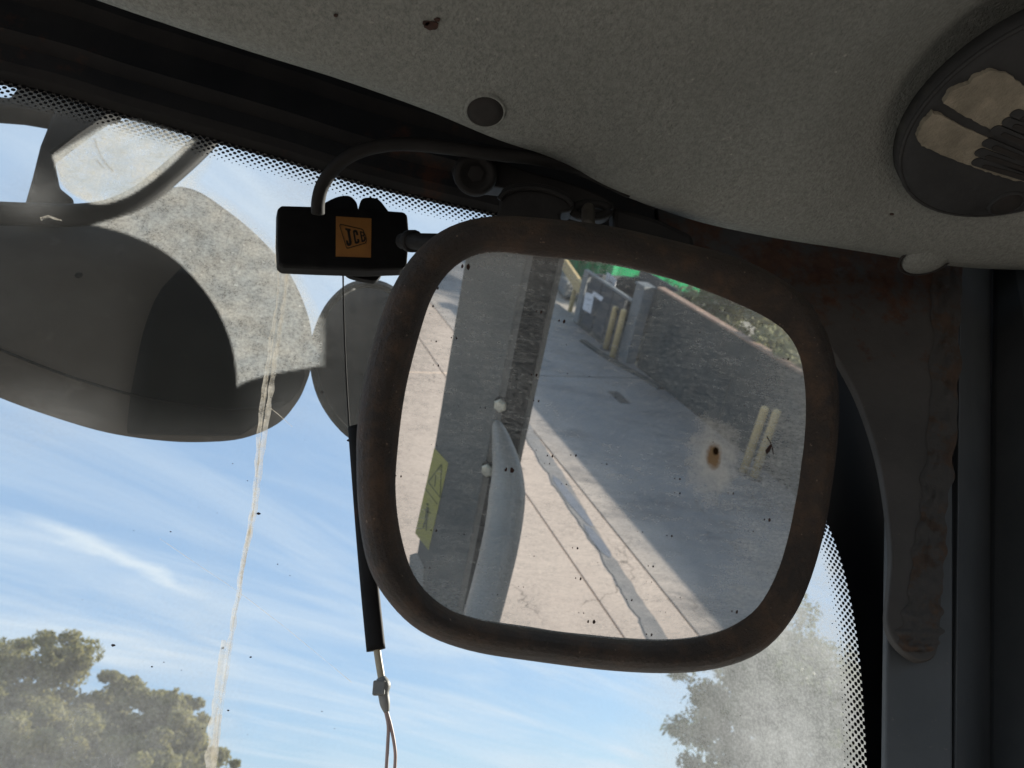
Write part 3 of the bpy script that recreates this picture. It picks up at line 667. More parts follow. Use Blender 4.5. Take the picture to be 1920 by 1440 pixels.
# dust on the glass, its outline shaped as the sunlit area between shadows
def film(px, crisp, off=.0012, soft=26., hard=5., step=4, name='sunlit_dust_film'):
    """thin sunlit-dust layer: px outline; crisp = set of vertex indices whose following edge is sharp"""
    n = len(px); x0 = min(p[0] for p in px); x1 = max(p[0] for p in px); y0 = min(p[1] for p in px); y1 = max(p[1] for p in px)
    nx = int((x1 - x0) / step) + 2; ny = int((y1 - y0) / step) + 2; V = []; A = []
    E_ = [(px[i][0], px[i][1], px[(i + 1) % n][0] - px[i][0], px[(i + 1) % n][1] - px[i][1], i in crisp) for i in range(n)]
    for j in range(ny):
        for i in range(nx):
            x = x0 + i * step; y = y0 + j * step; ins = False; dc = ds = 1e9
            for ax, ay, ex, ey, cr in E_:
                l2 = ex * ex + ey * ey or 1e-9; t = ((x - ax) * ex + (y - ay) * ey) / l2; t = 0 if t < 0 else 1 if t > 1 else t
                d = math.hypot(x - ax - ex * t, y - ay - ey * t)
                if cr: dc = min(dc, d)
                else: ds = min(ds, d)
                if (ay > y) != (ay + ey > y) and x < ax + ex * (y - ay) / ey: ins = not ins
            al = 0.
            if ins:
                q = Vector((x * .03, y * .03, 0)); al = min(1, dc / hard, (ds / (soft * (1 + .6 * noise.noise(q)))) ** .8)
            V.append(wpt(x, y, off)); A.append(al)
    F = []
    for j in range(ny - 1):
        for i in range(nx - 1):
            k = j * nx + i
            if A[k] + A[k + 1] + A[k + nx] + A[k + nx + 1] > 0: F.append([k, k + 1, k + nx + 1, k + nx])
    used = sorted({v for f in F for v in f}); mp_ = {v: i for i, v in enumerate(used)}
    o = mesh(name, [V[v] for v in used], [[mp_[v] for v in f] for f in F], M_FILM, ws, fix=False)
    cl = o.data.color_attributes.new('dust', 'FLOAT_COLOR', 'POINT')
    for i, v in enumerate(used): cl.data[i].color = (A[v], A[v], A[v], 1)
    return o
cv = lambda pts, k=5: [(p.x, p.y) for p in catmull(pts, k=k)]
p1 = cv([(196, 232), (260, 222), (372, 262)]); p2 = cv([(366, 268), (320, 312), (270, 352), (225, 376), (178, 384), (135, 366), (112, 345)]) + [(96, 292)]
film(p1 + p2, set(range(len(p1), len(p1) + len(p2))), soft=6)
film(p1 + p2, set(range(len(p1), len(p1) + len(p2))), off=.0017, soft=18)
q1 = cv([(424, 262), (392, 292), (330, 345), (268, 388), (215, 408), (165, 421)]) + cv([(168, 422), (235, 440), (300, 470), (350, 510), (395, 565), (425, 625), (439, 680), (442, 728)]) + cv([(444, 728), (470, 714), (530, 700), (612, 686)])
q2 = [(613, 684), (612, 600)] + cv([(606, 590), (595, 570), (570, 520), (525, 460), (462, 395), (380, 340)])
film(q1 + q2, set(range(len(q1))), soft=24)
# ------------------------------------------------------------------ sealant streaks
def streakmesh(pts, wid, name='sealant_drip', off=.0018, amp=1.2, seed=0):
    C = catmull(pts, k=10); n = len(C); V = []; F = []
    for i, c in enumerate(C):
        d = (C[min(i + 1, n - 1)] - C[max(i - 1, 0)]).normalized(); nr = Vector((-d.y, d.x, 0)); f = i / (n - 1)
        w = wid(f) * (1 + .6 * noise.noise(Vector((i * .35, seed, 0)))); o_ = nr * (amp * noise.noise(Vector((i * .2, seed + 4, 0))))
        a, b, m_ = c + nr * w / 2 + o_, c - nr * w / 2 + o_, c + o_
        V += [wpt(a.x, a.y, .0011), wpt(m_.x, m_.y, off), wpt(b.x, b.y, .0011)]
    for i in range(n - 1): F += [[3 * i, 3 * i + 1, 3 * i + 4, 3 * i + 3], [3 * i + 1, 3 * i + 2, 3 * i + 5, 3 * i + 4]]
    return mesh(name, V, F, M_SEAL, ws, True, fix=False)
streakmesh([(523, 505), (520, 560), (510, 620), (500, 690), (490, 760), (484, 840), (478, 920), (468, 990), (455, 1060), (444, 1130), (432, 1200), (420, 1280), (408, 1360), (398, 1460)], lambda f: 4 + 9 * f, seed=1, off=.0013, amp=2.5)
streakmesh([(538, 505), (534, 560), (524, 620), (514, 690), (504, 760), (492, 840), (483, 920), (472, 985), (457, 1055), (446, 1120)], lambda f: 6 + 4 * math.sin(f * 3), seed=2, off=.0013, amp=2.5)
streakmesh([(517, 600), (505, 690), (493, 780), (482, 880), (474, 960), (462, 1030), (450, 1100), (436, 1180), (423, 1260), (412, 1340), (402, 1460)], lambda f: 3.5, seed=6, off=.0014, amp=2.0)
streakmesh([(420, 1200), (408, 1290), (398, 1380), (392, 1460)], lambda f: 9 + 10 * f, seed=7, off=.0013, amp=3)
streakmesh([(519, 440), (518, 480), (523, 503), (545, 508), (600, 509), (645, 512)], lambda f: 5, seed=3, amp=.4)
streakmesh([(178, 260), (186, 285), (198, 305), (213, 322)], lambda f: 2.6, seed=11, amp=.3, name='glass_scratch')
streakmesh([(181, 298), (188, 308), (196, 316)], lambda f: 2.2, seed=12, amp=.3, name='glass_scratch')
streakmesh([(76, 411), (90, 406), (104, 410), (116, 413)], lambda f: 6 - 3 * f, seed=13, amp=.3, name='glass_scratch')

streakmesh([(300, 1010), (370, 1058), (440, 1105), (520, 1165), (600, 1230), (660, 1280)], lambda f: 1.3, seed=15, amp=.6, name='glass_scratch')
streakmesh([(500, 760), (520, 775), (548, 800)], lambda f: 1.6, seed=16, amp=.4, name='glass_scratch')
def bugs():
    rnd = random.Random(3); V = []; F = []
    L_ = [(485, 963, 3.2), (212, 1210, 3.6), (418, 1215, 2.2), (428, 1332, 2.2), (320, 997, 1.6), (470, 1232, 2.2), (285, 1250, 1.8), (655, 826, 4), (604, 735, 2)]
    L_ += [(rnd.uniform(0, 650), rnd.uniform(760, 1430), rnd.uniform(.5, 1.3)) for _ in range(22)] + [(rnd.uniform(1300, 1600), rnd.uniform(1050, 1430), rnd.uniform(.5, 1.2)) for _ in range(10)]
    for u, v, q in L_:
        k0 = len(V)
        for i in range(7): V.append(wpt(u + q * 1.2 * math.cos(i * .9) * rnd.uniform(.7, 1.2), v + q * .8 * math.sin(i * .9) * rnd.uniform(.7, 1.2), .0009))
        F.append(list(range(k0, k0 + 7)))
    stuff(mesh('dirt_specks', V, F, M_SPECK, ws, fix=False))
bugs()
# ------------------------------------------------------------------ work lamps outside the glass
LP = EYE + WN * .80
def lampmat(name, a, b, sc=16): return simple(name, a, b, sc, .65, bump=.15, bscale=200, c3=tuple(x * 1.6 for x in b), lo3=.6, hi3=.8, scale3=30, spec=.1)
M_LB = lampmat('housing_with_reflection', (.060, .055, .048), (.072, .067, .059)); M_LD = lampmat('dark_trim_no_reflection', (.006, .0075, .0075), (.011, .0125, .012)); M_LK = lampmat('black_bracket', (.014, .014, .0135), (.024, .0235, .022))  # brown-grey paints the cab's reflection in the glass onto the housing
wl = thing('exterior_mirror', 'large rounded dark exterior mirror housing outside the left of the windscreen', 'exterior mirror', tuple(hit(250, 600, LP, WN)))
OUT = catmull([(-160, 470), (-60, 395), (40, 388), (150, 392), (230, 385), (340, 350), (430, 398), (510, 470), (555, 535), (582, 610), (584, 680), (573, 722), (555, 757), (520, 795), (455, 822), (380, 829), (300, 826), (200, 811), (100, 782), (0, 746), (-100, 702), (-160, 600)], True, 5)
dome('housing', OUT, LP, WN, .045, .22, M_LB, wl)
def surf(px, off, name, mat, th=.004):
    """panel that follows the housing's bulge"""
    P = [hit(q.x, q.y, LP, WN) for q in OUT]; c = sum(P, Vector()) / len(P)
    def lift(u, v):
        p = hit(u, v, LP, WN); best = 0
        d = (p - c); L_ = d.length
        if L_ < 1e-6: s = 0
        else:
            dn = d / L_; m_ = max(((q - c).normalized().dot(dn), (q - c).length) for q in P); s = min(1, L_ / m_[1])
        q_ = p - WN * (.045 * (1 - s ** 2.2) + off); r = (q_ - EYE); return EYE + r  # small parallax only
    pts = [lift(x, y) for x, y in px]
    return prism(name, pts, WN * th, mat, wl)
def gridpanel(rows, off, name, mat):
    """rows: two polylines (left,right) resampled -> curved sheet with thickness lying on the bulge"""
    P = [hit(q.x, q.y, LP, WN) for q in OUT]; c = sum(P, Vector()) / len(P); A, B = rows; V = []; F = []; nA = len(A); m = 8
    for i in range(nA):
        for j in range(m + 1):
            u = A[i][0] + (B[i][0] - A[i][0]) * j / m; v = A[i][1] + (B[i][1] - A[i][1]) * j / m
            p = hit(u, v, LP, WN); d = p - c; dn = d.normalized(); mx = max(((q - c).normalized().dot(dn), (q - c).length) for q in P)[1]; s = min(1, d.length / mx)
            hgt = .045 * (1 - s ** 2.2) + off; V.append(hit(u, v, LP - WN * hgt, WN))
    k0 = len(V); V += [v + WN * .004 for v in V]
    for i in range(nA - 1):
        for j in range(m):
            k = i * (m + 1) + j; F += [[k, k + 1, k + m + 2, k + m + 1], [k0 + k, k0 + k + m + 1, k0 + k + m + 2, k0 + k + 1]]
    bd = [j for j in range(m + 1)] + [i * (m + 1) + m for i in range(1, nA)] + [(nA - 1) * (m + 1) + j for j in range(m - 1, -1, -1)] + [i * (m + 1) for i in range(nA - 2, 0, -1)]
    for i in range(len(bd)): a, b = bd[i], bd[(i + 1) % len(bd)]; F.append([a, b, k0 + b, k0 + a])
    return mesh(name, V, F, mat, wl, True)
def rs(pts, n=14):
    C = catmull(pts, k=12); return [(C[int(i * (len(C) - 1) / (n - 1))].x, C[int(i * (len(C) - 1) / (n - 1))].y) for i in range(n)]
gridpanel((rs([(345, 498), (300, 545), (272, 610), (256, 680), (245, 740), (238, 800), (240, 812)]), rs([(352, 503), (400, 540), (470, 590), (540, 640), (572, 700), (545, 750), (450, 815)])), .004, 'reflection_free_patch', M_LD)  # dark tone where the glass reflection ends, built as a sheet
sm = catmull([(-60, 628), (0, 655), (120, 702), (240, 738), (340, 757), (450, 768), (530, 752)], k=6)
P_ = [hit(q.x, q.y, LP, WN) for q in OUT]; c_ = sum(P_, Vector()) / len(P_)
def onbulge(u, v, off):
    p = hit(u, v, LP, WN); d = p - c_; dn = d.normalized(); mx = max(((q - c_).normalized().dot(dn), (q - c_).length) for q in P_)[1]; s = min(1, d.length / mx)
    return hit(u, v, LP - WN * (.045 * (1 - s ** 2.2) + off), WN)
tube('seam_bead', [onbulge(q.x, q.y, .005) for q in sm], .0016, M_LD, wl, 6)
for u, v in ((150, 520), (500, 745)): 
    lathe('housing_screw', onbulge(u, v, -.001), -WN, [(.001, .004), (.004, .0036), (.006, .002), (.0068, -.002), (.001, -.002)], M_LD, wl, 12)
ar = catmull([(-60, 398), (60, 402), (150, 403), (215, 392), (270, 365), (320, 325), (372, 278), (420, 225), (460, 170)], k=6)
tube('bracket_arm', [hit(q.x, q.y, LP - WN * (.07), WN) for q in ar], .0135, M_LK, wl, 12, flat=.8)
bk = [(60, 330), (75, 270), (100, 208), (120, 120), (260, 130), (240, 190), (205, 212), (150, 250), (100, 288), (112, 350), (140, 372), (90, 410), (40, 400)]
prism('bracket_plate', [hit(u, v, LP - WN * .035, WN) for u, v in bk], WN * .02, M_LK, wl, bev=.004)
prism('hood', [hit(u, v, LP - WN * .02, WN) for u, v in [(-120, 150), (-40, 176), (18, 180), (40, 150), (90, 130), (240, 140), (225, 200), (150, 212), (90, 212), (40, 203), (-20, 198), (-120, 190)]], WN * .03, M_LK, wl, bev=.005)
gl = NT('scratch'); M_SCR = gl.done(gl.pbr((.75, .72, .65), .5))
w2 = thing('exterior_mirror', 'smaller round dark exterior mirror housing half hidden behind the black box', 'exterior mirror', tuple(hit(690, 690, LP, WN)))
O2 = catmull([(662, 528), (615, 565), (588, 620), (580, 670), (590, 730), (615, 780), (655, 822), (700, 835), (760, 810), (800, 740), (810, 660), (780, 580), (725, 530)], True, 5)
dome('housing', O2, LP + WN * .03, WN, .03, .12, lampmat('blue_black_housing', (.008, .011, .014), (.014, .017, .020)), w2)
rg = [hit(690 + (q.x - 690) * .93, 680 + (q.y - 680) * .93, LP - WN * .012, WN) for q in O2]
tube('rim_ring', rg + rg[:1], .004, M_LD, w2, 8)

# ------------------------------------------------------------------ cab frame: header beam, pillar, gusset, roof
HZ = 3.42
cf = thing('loader_cab', 'dark rusty steel cab frame with corner gusset plate around the windscreen', 'cab', (.4, .65, 2.2))
def build_header():
    prof = [(-.004, .0), (.012, -.0005), (.018, .004), (.022, .018), (.034, .022), (.038, .05), (.05, .056), (.056, .09), (.06, .28), (.0, .30), (-.004, .012)]
    ed = [q for q in catmull(EDGE[:14], k=8)]; RR = []
    for q in ed:
        b = wpt(q.x, q.y - 1); RR.append([b - WN * i + ZUP * z for i, z in prof])
    n = len(prof); V = [p for r in RR for p in r]; F = []
    for i in range(len(RR) - 1):
        for k in range(n): F.append([i * n + k, i * n + (k + 1) % n, (i + 1) * n + (k + 1) % n, (i + 1) * n + k])
    F += [list(range(n)), [(len(RR) - 1) * n + k for k in range(n)]]
    mesh('header_beam', V, F, M_BLACKFRAME, cf)
build_header()
PY = .62
def ypt(u, v, y=PY): return hit(u, v, Vector((0, y, 0)), Vector((0, 1, 0)))
def vface(name, u0, u1, vref, y0, y1, mat, z0=2.2, z1=3.72, th=.01):
    # the pillar leans outward with height
    q = [ypt(u0, 1750, y0), ypt(u1, 1750, y1), ypt(u1, 330, y1), ypt(u0 + 14, 330, y0)]
    return prism(name, q, Vector((0, th, 0)), mat, cf, bev=.002)
vface('pillar_face', 1658, 1787, 1320, PY, PY - .004, M_PILLAR)
vface('pillar_chamfer', 1788.5, 1858, 1320, PY - .004, PY + .06, M_PILLAR)
vface('pillar_side', 1859, 2120, 1320, PY + .055, PY - .06, M_PILLAR)
prism('pillar_backing', [ypt(1786, 1750, PY + .066), ypt(2140, 1750, PY + .07), ypt(2140, 330, PY + .07), ypt(1786, 330, PY + .066)], Vector((0, .004, 0)), M_BLACKFRAME, cf)
gpx = [(1225, 340), (1240, 455), (1380, 528), (1490, 588), (1548, 640), (1590, 705), (1622, 775), (1648, 860), (1664, 950), (1672, 1040), (1668, 1105), (1664, 1165), (1678, 1203), (1706, 1230), (1732, 1240), (1757, 1224), (1765, 1150), (1770, 1000), (1783, 850), (1794, 700), (1803, 560), (1812, 430), (1820, 340)]
gs = catmull(gpx[1:], k=4); gs = [ypt(gpx[0][0], gpx[0][1], PY - .022)] + [ypt(q.x, q.y, PY - .022) for q in gs]
prism('gusset_plate', gs, Vector((0, .010, 0)), M_GUSSET, cf, bev=.0018)
def weld():
    C = catmull([(1775, 470), (1774, 560), (1772, 700), (1765, 830), (1752, 940), (1742, 1040), (1732, 1130), (1724, 1185), (1722, 1222)], k=14); n = len(C); V = []; F = []; m = 12
    for i, q in enumerate(C):
        w = (27 if i < n * .55 else 27 + 36 * (i / n - .55)) * (1 + .45 * noise.noise(Vector((i * .21, 3, 1))))
        w *= min(1, (n - 1 - i) / 9 + .45)
        for j in range(m + 1):
            s = j / m * 2 - 1; hh = .0024 * math.sqrt(max(0, 1 - s * s)) * (.7 + 1.5 * noise.noise(Vector((i * .33, j * .55, 2))))
            V.append(ypt(q.x + w * s, q.y, PY - .0225 - max(hh, -.001)))
    for i in range(n - 1):
        for j in range(m): k = i * (m + 1) + j; F.append([k, k + 1, k + m + 2, k + m + 1])
    mesh('weld_bead', V, F, M_WELD, cf, True, fix=False)
weld()
box('cab_floor', EYE + WN * -.15 - WA * .35 - ZUP * 1.25, (1.75, 1.5, .06), M_BLACKFRAME, cf, .01, (WA, WN, ZUP))
box('unseen_sun_blocker', (1.55, .62, 2.75), (.12, 1.9, 2.1), M_BLACKFRAME, cf, .02)  # unseen slab added to keep the sun off the rear post
box('dash_panel', EYE + WN * .46 - WA * .2 - ZUP * .85, (1.4, .06, .9), M_BLACKFRAME, cf, .01, (WA, WN, ZUP))
rc = EYE + WN * -.25 + WA * .0 + ZUP * .76
box('roof_panel', rc, (2.1, 1.75, .05), M_BLACKFRAME, cf, .02, (WA, WN, ZUP))
box('side_rail', EYE + WA * .62 - WN * .35 + ZUP * .62, (.08, 1.5, .22), M_BLACKFRAME, cf, .01, (WA, WN, ZUP))

# ------------------------------------------------------------------ headliner
HE = catmull([(-420, -205), (-120, -102), (160, 0), (450, 98), (640, 158), (800, 215), (930, 268), (1040, 305), (1130, 355), (1220, 392), (1320, 425), (1450, 453), (1580, 474), (1700, 494), (1800, 508), (1920, 512), (2120, 508), (2400, 480)], k=12)
def hpt(u, v, z=HZ): return hit(u, v, Vector((0, 0, z)), ZUP)
SPC = hpt(1962, 222); SPR = (hpt(1706, 222) - SPC).length
hl = thing('headliner', 'moulded grey textured plastic roof lining of the cab', 'headliner', (.1, .1, HZ))
def build_head():
    E = [hpt(q.x, q.y) for q in HE]; n = len(E); V = []; F = []; rows = []
    ctr = Vector((.1, -.1, HZ))
    ts = [0, .01, .02, .035, .05] + [.05 + .95 * (k / 90) ** 1.15 for k in range(1, 91)]
    rows.append([p + Vector((0, .0, .06)) for p in E]); rows.append([p + Vector((0, 0, .012)) for p in E])
    for t in ts:
        row = []
        for i, p in enumerate(E):
            far = Vector((p.x * 1.0, -1.0, HZ)); q = p.lerp(far, t)
            r0 = (p - q).length
            z = -.004 * min(1, r0 / .03) + .004 * (1 - min(1, r0 / .012)) ** 2
            d = q - SPC; dl = math.hypot(d.x, d.y) / SPR
            if dl < 1.75:
                wgt = .5 + .5 * max(-1, min(1, (-d.x * .55 - d.y * .84) / max(1e-4, math.hypot(d.x, d.y))))
                z += .034 * wgt * max(0, min(1, (1.75 - dl) / .75)) ** 1.5
            z += .0015 * noise.noise(q * 7)
            row.append(Vector((q.x, q.y, HZ + z)))
        rows.append(row)
    rows.append([q + Vector((0, 0, .06)) for q in rows[-1]])
    V = [p for r in rows for p in r]
    for j in range(len(rows) - 1):
        for i in range(n - 1): F.append([j * n + i, j * n + i + 1, (j + 1) * n + i + 1, (j + 1) * n + i])
    mesh('lining_panel', V, F, M_HEAD, hl, True)
build_head()
DN = Vector((0, 0, -1))
def hole(u, v, r, parent, z=HZ, rim=M_HEAD):
    c = hpt(u, v, z - .004)
    lathe('hole_rim', c, DN, [(r * 1.0, -.006), (r * .99, .0018), (r * 1.03, .0021), (r * 1.10, .0016), (r * 1.3, -.004)], rim, parent, 28)
    lathe('recess_shade_disc', c, DN, [(.001, .0012), (r * .5, .0012), (r * 1.0, .0016), (r * 1.02, -.004), (.001, -.004)], M_HOLE, parent, 28)  # flush dark disc painted as the shade inside the hole
r_ = (hpt(872, 207) - hpt(948, 207)).length / 2
hole(910, 207, r_ * .9, hl)
c = hpt(1737, 484, HZ + .004)
lathe('plug_cap', c, DN, [(.001, .007), (.008, .0066), (.016, .0045), (.0195, .002), (.0205, -.004), (.001, -.006)], M_HEAD, hl, 28)
tube('plug_groove', [c + Vector((math.cos(a) * .0222, math.sin(a) * .0222, -.0005)) for a in [2 * math.pi * k / 32 for k in range(33)]], .0014, M_HOLE, hl, 6)
for (u, v, s) in ((808, 47, 1.0), (799, 42, .5), (820, 36, .4), (630, 28, .3), (1672, 401, .35)):
    c = hpt(u, v, HZ - .0042); V = [c + Vector((.0045 * s * math.cos(a) * (1 + .6 * noise.noise(Vector((a, u, 0)))), .0028 * s * math.sin(a) * (1 + .6 * noise.noise(Vector((a, v, 3)))), 0)) for a in [2 * math.pi * k / 14 for k in range(14)]]
    prism('dirt_scab', V, Vector((0, 0, -.001)), M_SPECK, hl)

# speaker cover
spk = thing('speaker_cover', 'round dark grey speaker cover with tan caked dust, set in the roof lining', 'speaker', tuple(SPC))
R = SPR
lathe('cover_disc', SPC + Vector((0, 0, .004)), DN, [(.001, .0138), (R * .5, .0134), (R * .8, .0124), (R * .94, .0100), (R, .006), (R * 1.01, -.004), (.001, -.02)], M_SPKR, spk, 72)
tube('cover_lip', [SPC + Vector((math.cos(a) * R * .985, math.sin(a) * R * .985, -.0030)) for a in [2 * math.pi * k / 72 for k in range(73)]], .0016, M_SPKR, spk, 8)
zs = HZ - .0086
def spoly(name, px, dz, th, mat, jit=2.2):
    out = []
    for i in range(len(px)):
        a, b = Vector((*px[i], 0)), Vector((*px[(i + 1) % len(px)], 0)); m = max(1, int((b - a).length / 5))
        for j in range(m):
            p = a.lerp(b, j / m); q_ = jit * (noise.noise(p * .14) + .7 * noise.noise(p * .45)); out.append((p.x + q_, p.y + jit * (noise.noise(p * .14 + Vector((40, 0, 0))) + .7 * noise.noise(p * .45 + Vector((9, 0, 0))))))
    return prism(name, [hpt(x, y, zs - dz) for x, y in out], Vector((0, 0, th)), mat, spk)
spoly('dust_cake', [(1769, 194), (1782, 172), (1812, 160), (1830, 144), (1858, 133), (1888, 138), (1920, 162), (1990, 190), (2060, 260), (1990, 262), (1930, 240), (1898, 222), (1880, 232), (1866, 248), (1820, 224)], .0016, .004, M_DUSTCAKE)
spoly('dust_cake', [(1718, 258), (1731, 232), (1748, 213), (1766, 217), (1800, 236), (1850, 258), (1920, 290), (1990, 320), (2030, 350), (1980, 348), (1900, 338), (1862, 327), (1815, 309), (1780, 296), (1758, 287), (1728, 274)], .0016, .004, M_DUSTCAKE)
def rib(u0, v0, u1, v1, w, mat, dz, th=.004):
    a, b = hpt(u0, v0, zs - dz), hpt(u1, v1, zs - dz); d = (b - a).normalized(); s = d.cross(ZUP) * w; P = []
    for k in range(9): an = math.pi / 2 + math.pi * k / 8; P.append(a + d * math.cos(an) * w + s * math.sin(an))
    for k in range(9): an = -math.pi / 2 + math.pi * k / 8; P.append(b + d * math.cos(an) * w + s * math.sin(an))
    return prism('grille_slot', P, Vector((0, 0, th)), mat, spk)
for u0, v0, u1, v1 in ((1890, 228, 1990, 268), (1868, 244, 2000, 300), (1852, 268, 2000, 330), (1838, 286, 1960, 330), (1832, 304, 1930, 334), (1905, 214, 2010, 250)):
    rib(u0, v0, u1, v1, .0036, M_SPKR, .0024); rib(u0 + 14, v0 + 9, u1 + 8, v1 + 4, .0017, M_HOLE, .0029)
r2 = (hpt(1855, 381, zs) - hpt(1918, 381, zs)).length / 2
hole(1887, 381, r2 * .85, spk, HZ - .0052, M_SPKR)

# ------------------------------------------------------------------ rear-view mirror
mir = thing('rear_view_mirror', 'large square rear view mirror in a worn brown rubber rim', 'mirror', tuple(MC))
OUTER = [(668, 850), (672, 780), (690, 680), (715, 592), (745, 522), (790, 462), (850, 422), (930, 405), (1050, 412), (1150, 425), (1280, 455), (1380, 482), (1460, 520), (1520, 570), (1556, 640), (1572, 720), (1573, 800), (1562, 900), (1545, 1000), (1515, 1100), (1480, 1168), (1430, 1220), (1360, 1250), (1270, 1262), (1150, 1258), (1000, 1240), (880, 1220), (790, 1185), (730, 1130), (690, 1060), (672, 960)]
INNER = [(745, 850), (758, 745), (780, 650), (808, 562), (840, 512), (880, 482), (930, 471), (1020, 480), (1150, 494), (1260, 522), (1370, 563), (1448, 602), (1490, 645), (1507, 700), (1511, 790), (1497, 915), (1470, 1040), (1440, 1110), (1400, 1158), (1335, 1190), (1240, 1202), (1130, 1197), (1000, 1180), (885, 1160), (822, 1130), (777, 1080), (752, 1005), (742, 925)]
def polar(px, n=160, c=(1128, 832)):
    C = catmull(px, True, 12); A = sorted(((math.atan2(q.y - c[1], q.x - c[0]), math.hypot(q.x - c[0], q.y - c[1])) for q in C)); out = []
    for k in range(n):
        t = -math.pi + 2 * math.pi * (k + .5) / n
        for i in range(len(A)):
            a0, r0 = A[i - 1]; a1, r1 = A[i]
            if i == 0: a0 -= 2 * math.pi
            if a0 <= t <= a1 or (i == 0 and t > A[-1][0] and (a0 + 2 * math.pi) <= t): break
        else:
            a0, r0 = A[-1]; a1, r1 = A[0][0] + 2 * math.pi, A[0][1]
        f = (t - a0) / (a1 - a0) if a1 != a0 else 0; f = max(0, min(1, f)); r = r0 + (r1 - r0) * f
        out.append(Vector((c[0] + r * math.cos(t), c[1] + r * math.sin(t), 0)))
    return out
PI_, PO_ = polar(INNER), polar(OUTER)
def mpl(q, hgt): return hit(q.x, q.y, MC + MN * hgt, MN)
def build_mirror():
    prof = [(0, .0010), (.05, .0042), (.15, .0082), (.32, .0122), (.50, .0140), (.68, .0132), (.84, .010), (.95, .005), (1.0, 0.)]
    RR = []
    base = [mpl(p, .0004) - MN * .006 for p in PI_]; RR.append(base)
    fl = lambda a: 1 - .72 * max(0, min(1, (a.x - 1180) / 240)) - 0 * a.y
    for s, hgt in prof: RR.append([mpl(a.lerp(b, s), hgt * (fl(a) + (1 - fl(a)) * max(0, s - .3)) + .0006 * noise.noise(Vector((a.x * .02, a.y * .02, s * 3)))) for a, b in zip(PI_, PO_)])
    last = RR[-1]; c = sum(last, Vector()) / len(last)
    for sc, dz in ((.992, .010), (.97, .018), (.9, .024), (.5, .03), (.05, .032)): RR.append([c + (p - c) * sc - MN * dz for p in last])
    rings('rubber_rim', RR, M_RIM, mir, cap0=False)
    gl_ = [mpl(Vector((1128, 832, 0)) + (q - Vector((1128, 832, 0))) * 1.07, 0) for q in PI_]
    o = prism('mirror_glass', gl_, -MN * .003, M_MIRROR, mir)
    ax = (RIGHT - MN * RIGHT.dot(MN)).normalized(); ay = MN.cross(ax)
    if ay.dot(UP) < 0: ay = -ay
    ul = o.data.uv_layers.new(name='UVMap')
    for l in o.data.loops:
        d = o.data.vertices[l.vertex_index].co - MC; ul.data[l.index].uv = (d.dot(ax), d.dot(ay))
build_mirror()
def specks():
    rnd = random.Random(5); V = []; F = []
    base = [(878, 500, 7), (960, 881, 7), (1006, 703, 3.4), (1015, 585, 3.4), (1058, 602, 4.5), (1114, 1166, 5.5), (1443, 975, 4), (1382, 1147, 4), (1222, 1190, 3.2), (1089, 1085, 3.4), (1083, 1028, 3.2), (1225, 1062, 3), (1185, 1125, 2.6), (1260, 1005, 2.6), (1275, 898, 3), (1275, 925, 2.4), (1036, 855, 3.4), (1080, 854, 2.8), (752, 893, 3), (818, 995, 3.2), (822, 685, 2.6), (818, 640, 2.4), (856, 634, 3), (1478, 673, 3), (1062, 908, 2), (1375, 925, 2.6), (1010, 752, 3), (806, 1065, 2.2), (910, 765, 2), (1138, 870, 2.2), (812, 574, 3), (821, 540, 3.5)]
    base += [(rnd.uniform(800, 1450), rnd.uniform(560, 1150), rnd.uniform(1.0, 1.9)) for _ in range(46)]
    for (u, v, r) in base:
        for dx, dy, k in ((0, 0, 1.), (-9.5, -1, .62)):  # second, smaller speck is drawn as the first one's reflection in the silvering
            if r > 5 and k < 1: dx = -11
            n = 9; k0 = len(V); ph = rnd.uniform(0, 6); c = mpl(Vector((u + dx, v + dy, 0)), .0004)
            for i in range(n):
                a = 2 * math.pi * i / n; rr_ = r * k * .72 * (1 + .45 * noise.noise(Vector((math.cos(a) * 2, math.sin(a) * 2, ph)))) * (.75 if abs(math.cos(a)) > .5 else 1.15)
                V.append(mpl(Vector((u + dx + rr_ * math.cos(a), v + dy + rr_ * math.sin(a), 0)), .00015))
            V.append(c); 
            for i in range(n): F.append([k0 + i, k0 + (i + 1) % n, k0 + n])
    stuff(mesh('dirt_specks', V, F, M_SPECK, mir, True, fix=False))
specks()
# long dark scratches on the glass
for pts in ([(1438, 818), (1447, 835), (1450, 852)],):
    tube('scratch_line', [mpl(q, .0003) for q in catmull(pts, k=5)], .0002, M_SPECK, mir, 5)
prism('dirt_flake', [mpl(Vector((u, v, 0)), .0005) for u, v in ((1436, 845), (1443, 835), (1448, 833), (1444, 845), (1438, 852))], -MN * .0004, M_SPECK, mir)
# mount: foot on the header, stem, spring bolt
hw = lambda u, v, d: at(u, v, d)
ft = catmull([(846, 322), (870, 302), (930, 300), (1000, 322), (1080, 345), (1140, 372), (1152, 392), (1130, 406), (1080, 398), (1010, 372), (940, 352), (880, 345)], True, 5)
prism('mount_foot', [hw(q.x, q.y, .585) for q in ft], FWD * .03, M_DARKMOUNT, mir, bev=.004)
vb = ray(892, 326) * -1
lathe('mount_boss', hw(892, 326, .578), vb, [(.001, .003), (.009, .003), (.0115, .007), (.0145, .0075), (.017, .003), (.0175, -.010), (.001, -.012)], M_DARKMOUNT, mir, 28)
lathe('boss_screw', hw(892, 326, .578), vb, [(.001, .0045), (.0065, .0045), (.0065, .002), (.001, .002)], M_DARKMOUNT, mir, 6, smooth=False)
nk = catmull([(938, 372), (944, 352), (975, 342), (1020, 344), (1058, 358), (1078, 378), (1070, 395), (1050, 402), (1052, 440), (938, 440)], True, 4)
prism('mount_block', [hw(q.x, q.y, .545) for q in nk], FWD * .035, M_DARKMOUNT, mir, bev=.004)
